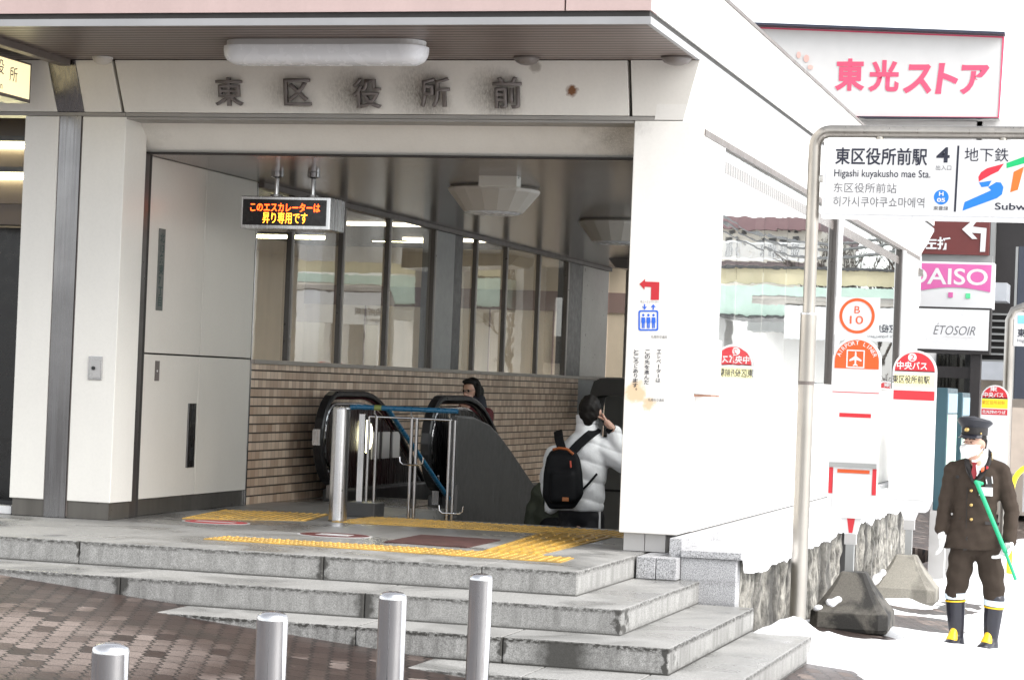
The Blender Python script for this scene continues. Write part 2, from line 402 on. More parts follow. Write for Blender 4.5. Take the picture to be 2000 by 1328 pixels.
def tpx(s, name, m, parent, u0, v0, u1, v1, y, **kw):      # text on a surface that faces the street (-Y) at depth y
    um, vm = (u0+u1)/2, (v0+v1)/2
    return text(s, name, m, parent, at(um, vm, y), EX, EZ, w=(at(u1, vm, y)-at(u0, vm, y)).length, h=(at(um, v0, y)-at(um, v1, y)).length, **kw)
def flat(name, m, parent, pts, d=(0, .003, 0)): return MB().prism(pts, d).build(name, m, parent)
def ring_pts(c, r, n=32, rz=None): return [Vector(c)+Vector((r*math.cos(2*math.pi*i/n), 0, (rz or r)*math.sin(2*math.pi*i/n))) for i in range(n)]
def annulus(name, m, parent, c, r0, r1, d=.003, n=40):
    b = MB(); a, e = ring_pts(c, r0, n), ring_pts(c, r1, n)
    D = Vector((0, -d, 0))
    for i in range(n):
        j = (i+1) % n; b.poly([a[i]+D, a[j]+D, e[j]+D, e[i]+D]); b.poly([a[i], a[j], a[j]+D, a[i]+D]); b.poly([e[i], e[j], e[j]+D, e[i]+D])
    bmesh.ops.remove_doubles(b.bm, verts=b.bm.verts[:], dist=1e-5)
    return b.build(name, m, parent)
def copy_tree(o, parent=None):
    c = o.copy(); COL.objects.link(c); c.parent = parent
    for ch in list(o.children): copy_tree(ch, c)
    return c
def clear_group(o):
    return o

def hull(bm, pts):
    vs = [bm.verts.new(p) for p in pts]
    r = bmesh.ops.convex_hull(bm, input=vs)
    junk = [g for g in r['geom_interior'] if isinstance(g, bmesh.types.BMVert)]
    if junk: bmesh.ops.delete(bm, geom=junk, context='VERTS')
_ico = bmesh.new(); bmesh.ops.create_icosphere(_ico, subdivisions=2, radius=1); ICO = [v.co.copy() for v in _ico.verts]; _ico.free()
def blob(name, m, parent, caps, voxel=.010, smooth=4, fn=None):
    """one continuous skin over tapered limbs, ellipsoids and lofted rings"""
    bm = bmesh.new()
    for c in caps:
        if c[0] == 'c':
            p0, p1, r0, r1 = c[1:5]; sc = Vector(c[5]) if len(c) > 5 else Vector((1, 1, 1)); p0, p1 = Vector(p0), Vector(p1)
            hull(bm, [p0+Vector((v.x*sc.x, v.y*sc.y, v.z*sc.z))*r0 for v in ICO]+[p1+Vector((v.x*sc.x, v.y*sc.y, v.z*sc.z))*r1 for v in ICO])
        elif c[0] == 'e': hull(bm, [Vector(c[1])+Vector((v.x*c[2][0], v.y*c[2][1], v.z*c[2][2])) for v in ICO])
        elif c[0] == 'h': hull(bm, [Vector(q)+v*r_ for q, r_ in c[1] for v in ICO])
        elif c[0] == 'l':
            rings = c[1]
            for (c0, a0, b0), (c1, a1, b1_) in zip(rings, rings[1:]):
                hull(bm, [Vector(q)+Vector((a*math.cos(2*math.pi*i/24), b*math.sin(2*math.pi*i/24), 0)) for q, a, b in ((c0, a0, b0), (c1, a1, b1_)) for i in range(24)])
    me = bpy.data.meshes.new(name); bm.to_mesh(me); bm.free()
    o = bpy.data.objects.new(name, me); COL.objects.link(o)
    md = o.modifiers.new('r', 'REMESH'); md.mode = 'VOXEL'; md.voxel_size = voxel
    ms = o.modifiers.new('s', 'SMOOTH'); ms.iterations = smooth; ms.factor = .5
    dg = bpy.context.evaluated_depsgraph_get(); nm = bpy.data.meshes.new_from_object(o.evaluated_get(dg)); bpy.data.objects.remove(o); bpy.data.meshes.remove(me)
    nm.name = name
    if fn:
        nor = [v.normal.copy() for v in nm.vertices]
        for v, n in zip(nm.vertices, nor): v.co += n*fn(v.co)
    return link(name, nm, m, parent, smooth=True)

def ground(x, y):
    z = -.19 - .088*(min(x, -1.2)+6.9) - .02*max(0, min(x, 6)+1.2)
    return z - .03*max(0, min(y, 45)-15)

# ------------------------------------------------------------------ ground, snow
def sheet(xs, ys, f):
    bm = bmesh.new(); g = [[bm.verts.new((x, y, f(x, y))) for x in xs] for y in ys]
    for j in range(len(ys)-1):
        for i in range(len(xs)-1): bm.faces.new((g[j][i], g[j][i+1], g[j+1][i+1], g[j+1][i]))
    me = bpy.data.meshes.new('sheet'); bm.to_mesh(me); bm.free(); return me
def lin(a, b, n): return [a+(b-a)*i/n for i in range(n+1)]
gx = [-400, -120, -40, -20]+lin(-12, 6, 36)+[10, 20, 40, 120, 400]
gy = [-60, -10, 0]+lin(4, 12.4, 14)+lin(12.8, 48, 60)+[60, 100, 200, 500]
def gf(x, y):                                   # stays out of the stair and escalator pit under the entrance
    z = ground(max(x, -9), y)
    if x < -2.9 and 15.2 < y < 34: return min(z, -.6) - (5 if -8.2 < x < -3 and y > 17 else 0)
    return z
kind(link('ground', sheet(gx, gy, gf), 'paving'), 'structure')

def vnoise(x, y, s, seed=0):
    x, y = x*s, y*s; xi, yi = math.floor(x), math.floor(y); xf, yf = x-xi, y-yi
    def h(a, b): return (math.sin(a*127.1+b*311.7+seed*74.7)*43758.5453) % 1
    u, v = xf*xf*(3-2*xf), yf*yf*(3-2*yf)
    return (h(xi, yi)*(1-u)+h(xi+1, yi)*u)*(1-v)+(h(xi, yi+1)*(1-u)+h(xi+1, yi+1)*u)*v
def fbm(x, y, s, seed=0): return sum(vnoise(x, y, s*2**k, seed+k)*.5**k for k in range(4))/1.875
def hole(x, y, cx, cy, rx, ry): return max(0, 1-((x-cx)/rx)**2-((y-cy)/ry)**2)
b1 = at(1665, 1215, 18.2); b2 = at(1768, 1155, 22.3)
def snowf(x, y):
    n = fbm(x, y, 1.6, 3)
    edge = -1.95 + .35*(n-.5) if y < 15.0 else -2.68
    t = (x-edge)/.35
    h = .055*min(1, max(-1, t)) + (n-.5)*.05 + (fbm(x, y, 7, 9)-.5)*.03 - .005
    if 15.1 < y < 17.2: h += .20*math.exp(-((x+2.46)/.22)**2)*(.35+1.0*fbm(x, y, 3.4, 5))*max(0, min(1, (16.5-y)*1.4)) + .07*(fbm(x, y, 13, 21)-.5)*math.exp(-((x+2.46)/.4)**2)
    h -= .16*hole(x, y, b1.x-.05, 17.55, .50, .55)*(.4+1.2*fbm(x, y, 6, 2))
    h -= .36*hole(x, y, b1.x-.12, 17.55, .62, .75)*(.7+.5*fbm(x, y, 7, 31))
    h -= .12*hole(x, y, b2.x+.05, 21.2, .5, .5)
    h -= .13*hole(x, y, b2.x+.35, 19.6, .55, 1.3)*(.5+1.0*fbm(x, y, 6, 4))
    h -= .12*hole(x, y, -2.0, 13.2, .40, 1.9)*(.4+1.3*fbm(x, y, 5, 8))
    h -= .08*hole(x, y, -1.9, 22.5, .4, 2.0)*(.5+1.0*fbm(x, y, 6, 6))
    if y < 11.8 and x < -1.6: h -= .3
    return ground(x, y) + max(-.12, h)
sx = lin(-2.75, 1.4, 104)+[2, 4, 8, 16, 40, 120]; sy = lin(10.5, 26, 260)+lin(27, 48, 24)+[60, 100, 200, 480]
kind(link('snow', sheet(sx, sy, snowf), 'snow', smooth=True), 'structure')

# ------------------------------------------------------------------ granite steps and platform floor
st = thing('granite_steps', 'worn grey granite steps with dark stained risers leading up to the entrance', 'steps', (-5, 13.2, -.6))
def slab(x0, x1, y0, y1, z0, z1, cuts, m):
    b = MB(); xs = [x0]+cuts+[x1]
    for i, (a, c) in enumerate(zip(xs, xs[1:])): b.box(a+(.002 if i else 0), c-(.002 if i < len(xs)-2 else 0), y0, y1, z0, z1)
    o = b.build('step', m, st, bevel=.008); return o
slab(-13, -3.40, 13.64, 15.50, -.165, 0, [-9.2, -6.68, -5.02, -4.0], 'step_a')
slab(-13, -2.98, 13.03, 15.42, -.315, -.15, [-8.4, -6.10, -4.53], 'step_b')
slab(-5.95, -2.60, 12.58, 15.26, -.465, -.30, [-4.42, -3.55], 'step_c')
slab(-4.5, -2.20, 12.10, 15.18, -.66, -.45, [-3.3, -2.7], 'step_d')
MB().box(-13, -3.42, 15.502, 17.85, -.25, 0).box(-13, -6.03, 17.851, 20.6, -.25, 0).build('floor', 'floor')
kind(bpy.data.objects['floor'], 'structure')

# tactile paving
def tact(label, x0, x1, y0, y1, bars, ang=0, group='yellow tactile strips on the landing', quad=None):
    b = MB()
    q = quad or [(x0, y0), (x1, y0), (x1, y1), (x0, y1)]
    b.prism([(x, y, .001) for x, y in q], (0, 0, .006))
    def put(uu, vv):
        a0 = Vector(q[0]).lerp(Vector(q[1]), uu); a1 = Vector(q[3]).lerp(Vector(q[2]), uu); return a0.lerp(a1, vv)
    W = (Vector(q[1])-Vector(q[0])).length; D = (Vector(q[3])-Vector(q[0])).length
    if bars:
        n = max(1, int(W/.075))
        for i in range(n):
            for j in range(int(D/.3)):
                p0, p1 = put((i+.5)/n, (j+.1)/int(D/.3)), put((i+.5)/n, (j+.9)/int(D/.3))
                b.tube([(p0.x, p0.y, .008), (p1.x, p1.y, .008)], .012, 6)
    else:
        n, mm = max(1, int(W/.06)), max(1, int(D/.06))
        for i in range(n):
            for j in range(mm):
                p = put((i+.5)/n, (j+.5)/mm)
                b.loft([[(p.x+.012*k*math.cos(t*math.pi/3), p.y+.012*k*math.sin(t*math.pi/3), z) for t in range(6)] for k, z in ((1.2, .006), (.9, .0125))])
    return tag(b.build('tactile_strip', 'tact'), label, 'tactile paving', group)
tact('short dotted yellow tactile strip in front of the escalator', -7.25, -6.3, 16.75, 17.35, False, quad=[(-7.1, 16.2), (-6.30, 16.70), (-6.45, 17.62), (-7.28, 17.42)])
tact('long dotted yellow tactile strip along the head of the stairs', 0, 0, 0, 0, False, quad=[(-6.12, 16.78), (-3.65, 16.9), (-3.65, 17.55), (-6.08, 17.62)])
tact('dotted yellow tactile strip along the edge of the top step', 0, 0, 0, 0, False, quad=[(-6.13, 14.35), (-4.40, 14.25), (-4.42, 14.70), (-6.10, 14.68)])
tact('yellow tactile pad nearest the pillar at the top step edge', 0, 0, 0, 0, False, quad=[(-4.385, 14.24), (-3.65, 14.2), (-3.67, 14.62), (-4.40, 14.70)])
tact('barred yellow guiding strip joining the step edge to the stair head', 0, 0, 0, 0, True, quad=[(-4.32, 14.72), (-3.93, 14.70), (-3.95, 16.86), (-4.50, 16.86)])
# floor stickers and mat
def sticker(label, c, rx, ry, m, cat='floor sticker'):
    t = thing('floor_sticker', label, cat, (c[0], c[1], 0), 'round stickers on the landing floor')
    pts = lambda k: [(c[0]+k*rx*math.cos(2*math.pi*i/40), c[1]+k*ry*math.sin(2*math.pi*i/40)) for i in range(40)]
    MB().prism([(x, y, .001) for x, y in pts(1)], (0, 0, .002)).build('border', 'white', t)
    MB().prism([(x, y, .0032) for x, y in pts(.92)], (0, 0, .0012)).build('face', m, t)
    return t
s1 = sticker('red oval floor sticker with a pale bar, in front of the doors', (-6.75, 16.02), .26, .2, 'red')
MB().box(-6.9, -6.6, 15.98, 16.06, .0046, .0056).build('bar', 'white', s1)
s2 = sticker('dark floor sticker with a white ring near the red mat', (-5.60, 15.42), .27, .22, 'maroon')
MB().box(-5.72, -5.48, 15.35, 15.49, .0046, .0056).build('emblem', 'white', s2)
mt = tag(flat('floor_mat', paint('worn red mat', (.085, .035, .030), .8, var=.4, scale=8), None, [(-5.10, 15.02, .001), (-4.50, 14.98, .001), (-4.52, 15.86, .001), (-5.12, 15.9, .001)], (0, 0, .008)), 'worn dark red rectangular mat set in the landing floor', 'mat')

# ------------------------------------------------------------------ station entrance
E = thing('station_entrance', 'white panelled subway station entrance with a slatted canopy and stairs going down', 'entrance building', (-5.4, 15.6, 0))
# right pillar
p = MB().box(-3.60, -3.20, YF, 16.03, .126, 2.934).build('pillar', 'pillar', E, bevel=.006)
box('base', 'palebase', -3.575, -3.43, 15.61, 15.99, .003, .126, p); box('base', 'palebase', -3.426, -3.285, 15.613, 15.99, .003, .126, p)
# left column
c = MB().box(-8.20, -7.925, YF, 15.93, .126, 2.934).box(-7.735, -7.39, YF, 15.93, .126, 2.934).build('column', 'column', E, bevel=.005)
box('steel_strip', 'steel_dk', -7.915, -7.745, YF-.004, 15.9, .003, 2.934, c)
MB().box(-7.923, -7.917, YF+.004, 15.9, .01, 2.93).box(-7.743, -7.737, YF+.004, 15.9, .01, 2.93).build('joint', 'brown', c)
box('base', 'darkbase', -8.18, -7.918, YF+.015, 15.92, .003, .124, c); box('base', 'darkbase', -7.742, -7.405, YF+.015, 15.92, .003, .124, c)
kp = at(187, 719, YF)
k = MB().box(kp.x-.055, kp.x+.055, YF-.012, YF, kp.z-.085, kp.z+.085).build('key_plate', 'steel_pol', c, bevel=.004)
MB().box(kp.x-.04, kp.x+.045, YF-.015, YF-.0125, kp.z-.065, kp.z+.06).build('recess', 'palebase', k)
MB().tube([(kp.x-.01, YF-.024, kp.z), (kp.x-.01, YF-.014, kp.z)], .014).build('lock', 'black', k)
# shutter guide, doors
XL = -7.45
box('shutter_guide', 'mull', -7.56, -7.425, 15.955, 16.075, .003, 2.72, E); box('shutter_guide', 'gap', -7.56, -7.445, 16.08, 16.16, .003, 2.72, E)
for nm, (y0, y1, z0, z1) in (('door', (16.168, 17.211, .128, 1.219)), ('door', (17.219, 18.275, .128, 1.219)), ('wall_panel', (16.168, 17.211, 1.231, 2.708)), ('wall_panel', (17.219, 18.275, 1.231, 2.708))):
    o = MB().box(-7.50, XL, y0, y1, z0, z1).build(nm, 'door', E, bevel=.003)
    if y0 < 17 and z0 < 1:
        h = MB().box(XL, XL+.012, 17.02, 17.165, .345, .85).build('handle', 'steel_dk', o, bevel=.002)
        MB().box(XL+.0125, XL+.016, 17.075, 17.125, .70, .80).box(XL+.0125, XL+.016, 17.075, 17.125, .40, .50).build('slot', 'black', h)
        q = MB().box(XL, XL+.006, 16.372, 16.445, 1.02, 1.172).build('lock_plate', 'brown', o)
        MB().tube([(XL+.006, 16.40, 1.095), (XL+.011, 16.40, 1.095)], .008).build('keyhole', 'white', q)
MB().box(-7.56, -7.505, 16.16, 18.29, .0, 2.71).build('door_backing', 'gap', E)
MB().box(-7.50, -7.462, 16.165, 18.275, .003, .124).build('door_base', 'darkbase', E)
MB().box(-7.50, -7.447, 18.28, 18.302, .003, 2.70).build('corner_trim', 'steel', E)
# tiled wall, sill, windows in the left wall
box('tiled_wall', 'tile', -7.60, XL-.002, 18.305, 29.54, -5, 1.185, E)
box('sill', 'mull_light', -7.62, XL+.03, 18.305, 31.0, 1.187, 1.222, E)
MB().box(-7.60, XL-.01, 29.545, 31.05, -5, 1.185).build('end_panel', 'grey', E)
MB().box(-7.58, XL+.005, 23.20, 23.90, 1.224, 2.708).build('wall_panel', 'grey', E)
box('wall_panel', 'dgrey', -7.58, XL-.004, 23.905, 24.22, 1.224, 2.708, E); box('wall_panel', 'dgrey', -7.58, XL+.003, 28.80, 29.55, 1.224, 2.708, E)
MB().box(-7.58, XL+.004, 29.56, 31.0, 1.224, 2.708).build('wall_panel', paint('light grey panel', (.40, .385, .36), .35), E)
panes = [(18.31, 19.06), (19.15, 20.36), (20.48, 21.68), (21.79, 23.15), (24.24, 24.66), (24.75, 25.87), (25.97, 27.33), (27.43, 28.72)]
for i, (y0, y1) in enumerate(panes):
    g = MB(); dx = random.uniform(-.004, .004)
    g.poly([(-7.462-dx, y0, 1.223), (-7.462+dx, y1, 1.223), (-7.462+dx, y1, 2.707), (-7.462-dx, y0, 2.707)])
    wn = MB().box(-7.475, -7.43, y1+.002, y1+.045, 1.224, 2.706).build('window', 'mull', E)
    MB().box(-7.47, -7.432, y1+.047, y1+.085, 1.224, 2.706).build('mullion_edge', 'mull_light', wn)
    g.build('pane', 'glass_in', wn)
# ceiling and beams
MB().box(-7.6, -3.22, 16.06, 31.1, 2.711, 2.80).build('ceiling', 'ceiling', E)
MB().box(-7.44, -3.42, 18.302, 31.0, 2.690, 2.709).box(-7.44, -7.40, 18.302, 31.0, 2.66, 2.689).build('ceiling_trim', 'brown', E) if False else MB().box(-7.46, -7.40, 18.302, 31.0, 2.665, 2.709).build('ceiling_trim', 'brown', E)
MB().prism([at(1170, 478, 28.6), at(1178, 492, 28.6), at(1202, 523, 28.6), at(1420, 540, 28.6), at(1420, 488, 28.6)], (0, .9, 0)).build('ceiling_bulkhead', 'ceiling', E)
# lintel: leaning panel above the opening
MB().prism([(-7.44, 15.80, 2.933), (-7.44, 16.03, 2.727), (-7.44, 16.06, 2.727), (-7.44, 16.06, 2.933)], (3.835, 0, 0)).build('lintel', 'lintel', E)
box('lintel_edge', 'gap', -7.44, -3.605, 16.0, 16.07, 2.712, 2.725, E); box('lintel_soffit', 'ftrim', -7.44, -3.605, YF+.012, 15.83, 2.918, 2.934, E)
# fascia (flared), three front lengths and the long right side
ZB, ZT, YT, XB, XT = 2.937, 3.335, 15.475, -3.262, -3.145
def fas(x0b, x1b, x0t, x1t, name='fascia', m='fascia'):
    return MB().loft([[(x0b, YF, ZB+.03), (x1b, YF, ZB+.03), (x1b, 15.75, ZB+.03), (x0b, 15.75, ZB+.03)], [(x0t, YT, ZT), (x1t, YT, ZT), (x1t, 15.75, ZT), (x0t, 15.75, ZT)]]).build(name, m, E, bevel=.003)
fas(-12, -7.945, -12, -8.0); fas(-7.725, -7.43, -7.775, -7.485); fas(-7.405, -3.640, -7.46, -3.648)
fas(-7.942, -7.728, -7.997, -7.778, 'steel_strip', 'steel_dk')
MB().box(-12, -3.27, YF+.03, 15.7, ZB+.02, ZT).build('fascia_joint', 'gap', E)
MB().box(-12, -7.40, YF+.004, 15.74, ZB, ZB+.026).box(-7.395, -3.265, YF+.004, 15.74, ZB, ZB+.026).build('fascia_trim', 'ftrim', E)
MB().prism([(-3.615, YF, ZB+.03), (XB, YF, ZB+.03), (XT, YT, ZT), (-3.622, YT, ZT)], (0, .2, 0)).build('fascia_corner', 'fascia', E)
b = MB(); ys = [YF+.001, 15.86, 17.2, 19.0, 20.8, 22.6, 24.4, 26.2, 28.0, 29.6, 30.9]
for a0, a1 in zip(ys, ys[1:]):
    ts = lambda y: YT+.001 if y < YF+.01 else (31.55 if y > 30.8 else y+.06)
    b.loft([[(XB, a0+.004, ZB), (XB, a1-.004, ZB), (XB-.2, a1-.004, ZB), (XB-.2, a0+.004, ZB)], [(XT, ts(a0)+.004, ZT), (XT, ts(a1)-.004, ZT), (XT-.25, ts(a1)-.004, ZT), (XT-.25, ts(a0)+.004, ZT)]])
b.build('fascia_side', 'panel', E)
MB().box(XB-.25, XB-.03, 16.0, 30.8, ZB+.01, ZT).build('fascia_joint', 'gap', E)
MB().box(-3.215, -3.19, 16.0, 30.4, 2.885, 2.93).build('window_head', 'brown', E)
# canopy
MB().box(-13, XT-.03, 13.95, 15.9, 3.340, 3.36).build('soffit', 'soffit', E)
MB().box(-13, XT, 13.93, 13.95, 3.338, 3.384).box(XT-.028, XT, 13.952, 31.6, 3.338, 3.384).build('soffit_edge', 'edge', E)
MB().box(-13, XT-.012, 13.945, 31.5, 3.385, 3.421).build('canopy_trim', 'gap', E)
cp = MB()
for a0, a1 in ((-13, -8.4), (-8.4, -3.69), (-3.69, XT)): cp.box(a0+.006, a1-(.006 if a1 < -3.2 else 0), 13.93, 14.1, 3.422, 3.875)
cp.build('parapet', 'pink', E)
cs = MB(); yy = [14.101, 15.93, 17.9, 20.0, 22.1, 24.2, 26.3, 28.4, 30.2, 31.6]
for a0, a1 in zip(yy, yy[1:]): cs.box(XT-.15, XT, a0+.003, a1-.003, 3.422, 3.875)
cs.build('parapet_side', 'panel', E)
MB().box(-13, XT+.012, 13.915, 31.62, 3.876, 3.90).build('roof', 'brown', E)
for u, v, r in ((200, 118, .075), (1028, 126, .09), (1321, 118, .105)):
    q = at(u, v, 15.36); q.z = 3.339
    t = thing('dome_lamp', {200: 'small pale domed lamp under the left of the canopy soffit', 1028: 'dark domed lamp under the soffit above the last letter', 1321: 'dark domed lamp under the soffit by the canopy corner'}[u], 'lamp', q, 'domed lamps under the canopy soffit')
    MB().lathe(q, [(r, 0), (r, -.012)]).build('rim', 'brown' if u > 300 else 'trim', t)
    MB().lathe(q, [(r*.96, -.0125), (r*.8, -.035), (r*.45, -.05), (.01, -.055)]).build('dome', 'lamp_grey' if u < 300 else paint('smoked dome', (.16, .14, .13), .35), t, smooth=True)
MB().prism([(-7.80, 15.45, 3.338), (-7.88, 15.45, 3.338), (-7.88, 13.96, 3.338), (-7.80, 13.96, 3.338)], (0, 0, -.05)).build('soffit_rail', 'brown', E)
# entrance letters
for ch, u0, u1, v0, v1 in (('東', 418, 479, 149, 208), ('区', 553, 611, 152, 207), ('役', 687, 748, 151, 212), ('所', 820, 881, 150, 210), ('前', 962, 1021, 149, 212)):
    y = 15.51; ce = at((u0+u1)/2, (v0+v1)/2, y)
    Vv = Vector((0, YT-YF, ZT-ZB)).normalized(); ce.y = YF+(YT-YF)*(ce.z-ZB)/(ZT-ZB)
    text(ch, 'letter', 'letter', E, ce, EX, Vv, w=(u1-u0)/F_PX*16.3*.96, h=(v1-v0)/F_PX*16.3*.97, bold=.014, d=.035, lift=.004)
# right side wall: low panels, sill, windows
lp = MB(); ys = [16.035, 16.72, 17.62, 18.75, 19.9, 21.0, 22.15, 23.3, 24.4, 25.5, 26.6, 27.7, 28.75, 30.3]
for a0, a1 in zip(ys, ys[1:]): lp.box(-3.34, -3.20, a0+.003, a1-.003, .126, 1.19 if a0 > 16.7 and a1 < 30 else (2.933 if a1 > 30 else 1.185))
lp.box(-3.34, -3.20, 16.035, 16.74, 1.191, 2.933)
lp.build('side_wall', 'panel', E)
MB().box(-3.33, -3.215, 16.03, 30.2, .126, 1.18).build('side_joint', 'trim', E)
MB().box(-3.36, -3.185, 16.78, 28.70, 1.192, 1.212).build('sill', 'trim', E)
MB().box(-3.34, -3.19, 16.74, 16.762, 1.213, 2.88).build('window_jamb', 'white', E)
pn = [(16.765, 17.55), (17.56, 18.75), (18.76, 19.9), (19.91, 21.6), (21.61, 22.6), (22.95, 25.4), (25.42, 28.25)]
for i, (y0, y1) in enumerate(pn):
    if i in (4, 6): wn = MB().box(-3.33, -3.185, y1+.03, y1+.13, 1.213, 2.884).build('window', 'mull', E); MB().box(-3.32, -3.165, y1+.132, y1+.34, 1.213, 2.884).build('mullion_edge', 'white', wn)
    else: wn = MB().box(-3.30, -3.235, y1+.001, y1+.009, 1.213, 2.884).build('window', 'trim', E)
    dx = (.0002, -.0006, .0009, -.001, .0008, 0, .0006)[i]; tz = (.0004, -.0008, .0006, .001, -.0006, .0003, -.0004)[i]
    MB().poly([(-3.222-dx, y0, 1.213), (-3.222+dx, y1, 1.213), (-3.222+dx+tz, y1, 2.884), (-3.222-dx+tz, y0, 2.884)]).build('pane', 'glass_out', wn)
MB().box(-3.40, -3.345, 16.04, 31, -5, 1.2).build('inner_wall', 'grey', E)
# far end wall
MB().box(-7.44, -3.41, 31.0, 31.15, -5, 1.19).build('end_wall', paint('grey stair panel', (.19, .185, .17), .4), E)
MB().box(-7.44, -3.41, 30.99, 30.998, -.32, -.29).box(-7.44, -3.41, 30.99, 30.998, .42, .44).build('end_joint', 'gap', E)
MB().box(-7.44, -3.41, 30.97, 31.1, 1.20, 1.23).box(-7.20, -7.12, 30.97, 31.1, 1.232, 2.7).box(-5.3, -5.22, 30.97, 31.1, 1.232, 2.7).build('end_frame', 'mull_light', E)
MB().poly([(-7.44, 31.03, 1.23), (-3.41, 31.03, 1.23), (-3.41, 31.03, 2.71), (-7.44, 31.03, 2.71)]).build('end_pane', 'glass_in', E)
hd = [at(1150, 800, 29), at(1153, 765, 29), at(1160, 745, 29), at(1172, 739, 29), at(1300, 742, 29), at(1300, 775, 29), at(1172, 772, 29), at(1164, 776, 29), at(1161, 800, 29)]
MB().prism(hd, (0, .5, 0)).build('stair_hood', 'dgrey', E, smooth=False)
# stairs going down
sb = MB()
for i in range(26): sb.box(-5.62, -3.42, 17.855+.3*i, 17.855+.3*(i+1)+.02, -5, -.16*(i+1))
kind(sb.build('stairs', paint('stair stone', (.12, .118, .112), .5), E), 'thing') if False else sb.build('stair_flight', paint('stair stone', (.12, .118, .112), .5), E)
MB().box(-7.6, -5.64, 20.62, 31, -6, -4.9).build('escalator_pit', 'dgrey', E)

# plinth and stone planter
pg = MB().box(-3.385, -3.255, 15.18, 16.3, -.148, -.002).box(-3.251, -3.112, 15.18, 16.3, -.148, -.002).build('granite_plinth', 'granite', None, bevel=.006)
tag(pg, 'speckled grey granite plinth under the white pillar, at the end of the top step', 'plinth')
SW = thing('planter_wall', 'rough split stone retaining wall with a snow covered ledge beside the station wall', 'stone wall', (-2.8, 20, -.6))
MB().box(-3.108, -2.735, 15.30, 15.45, -.75, .0).build('granite_end', 'granite', SW, bevel=.004)
MB().box(-3.108, -2.70, 15.285, 26.2, .002, .05).build('coping', 'granite', SW, bevel=.004)
MB().box(-3.195, -3.11, 15.32, 30.2, -.1, .122).build('kerb_stone', 'granite', SW, bevel=.004)
def ribwall(y0, y1, x, ztop, zbot, name):
    ny, nz = int((y1-y0)/.022), 44; bm = bmesh.new(); g = []
    for j in range(nz+1):
        row = []
        for i in range(ny+1):
            y = y0+(y1-y0)*i/ny; z = zbot+(ztop-zbot)*j/nz
            rib = abs(math.sin(math.pi*(y+.03*(fbm(y, z, 2, 1)-.5))/.27))
            d = .10*min(1, rib*1.7)*(.6+.6*fbm(y*.2, z*1.0, 3, int(y/.27))) + .05*(fbm(y*2, z*2.4, 4, 5)-.5)
            row.append(bm.verts.new((x-.10+d, y, z)))
        g.append(row)
    for j in range(nz):
        for i in range(ny): bm.faces.new((g[j][i], g[j][i+1], g[j+1][i+1], g[j+1][i]))
    me = bpy.data.meshes.new(name); bm.to_mesh(me); bm.free(); return link(name, me, 'stone', SW, smooth=True)
ribwall(15.452, 20.5, -2.735, .0, -1.1, 'stone_face'); ribwall(20.75, 26.2, -2.735, .0, -1.3, 'stone_face')
MB().box(-3.0, -2.70, 20.5, 20.75, -1.2, .07).build('corner_post', 'dgrey', SW)
def ledge(x, y):
    n = fbm(x, y, 2.2, 12); t = (y-15.6)/1.2
    h = .030+.08*(n-.42)+.04*(fbm(x, y, 8, 3)-.5)
    h *= min(1, max(-.3, t+.3*(n-.5)+ .3))
    if y > 18: h += .02
    lip = -2.695+.05*(fbm(y, 1.7, 2.6, 7)-.5)
    if x > lip: h -= min(.10+.16*max(0, fbm(y, 3.3, 1.7, 2)-.35), (x-lip)*7)
    return .03+h
lg = link('ledge_snow', sheet(lin(-3.19, -2.72, 12)+lin(-2.71, -2.64, 14), lin(15.35, 26.3, 420), ledge), 'snow', smooth=True); kind(lg, 'stuff')
lg['label'] = 'snow lying along the stone ledge'

# ------------------------------------------------------------------ mail box, wall plates, stickers
wb = thing('wall_box', 'slim white metal box with rusty foot fixed to the white side wall', 'box', (-3.14, 16.05, 1.07))
MB().box(-3.199, -3.075, 15.98, 16.30, 1.085, 1.468).build('case', 'white', wb, bevel=.006)
MB().box(-3.199, -3.08, 15.985, 16.29, 1.068, 1.083).build('rusty_foot', paint('rust', (.30, .16, .11), .7, var=.4, scale=20), wb)
ap = thing('address_plate', 'narrow green grey plate with vertical writing on the door panel', 'sign', (XL, 16.4, 1.55))
MB().box(XL, XL+.006, 16.338, 16.455, 1.555, 2.178).build('plate', paint('aged green plate', (.125, .135, .125), .5, var=.25, scale=30), ap, bevel=.002)
text('北\n13\n条\n東\n7\n丁\n目', 'lettering', paint('dark green ink', (.012, .045, .04), .5), ap, (XL+.006, 16.396, 1.866), (0, 1, 0), EZ, w=.082, h=.56, bold=.012, lift=.0015)
YP = YF-.001
es = thing('elevator_sticker', 'red turn arrow and blue lift symbol with small print on the white pillar', 'sticker', at(1268, 600, YP))
flat('arrow', 'red', es, [at(1249, 555, YP), at(1260, 545, YP), at(1260, 550, YP), at(1288, 551, YP), at(1287, 586, YP), at(1271, 586, YP), at(1272, 561, YP), at(1259, 560, YP), at(1259, 566, YP)], (0, -.002, 0))
tpx('地上へエレベーター', 'small_print', 'inkgrey', es, 1251, 587, 1287, 592, YP)
for u, sgn in ((1259, 1), (1276, -1)):
    v0, v1 = (594, 605) if sgn > 0 else (605, 594)
    hd = v1-(v1-v0)*.5
    flat('arrow', 'blue', es, [at(u-1.2, v0, YP), at(u+1.2, v0, YP), at(u+1.2, hd, YP), at(u+5, hd-sgn, YP), at(u, v1, YP), at(u-5, hd-sgn, YP), at(u-1.2, hd, YP)], (0, -.002, 0))
def rrect(u0, v0, u1, v1, r, y, n=5):
    pts = []
    for cx, cy, a in ((u1-r, v0+r, -90), (u1-r, v1-r, 0), (u0+r, v1-r, 90), (u0+r, v0+r, 180)):
        for i in range(n+1): t = R(a+90*i/n); pts.append(at(cx+r*math.cos(t), cy+r*math.sin(t), y))
    return pts
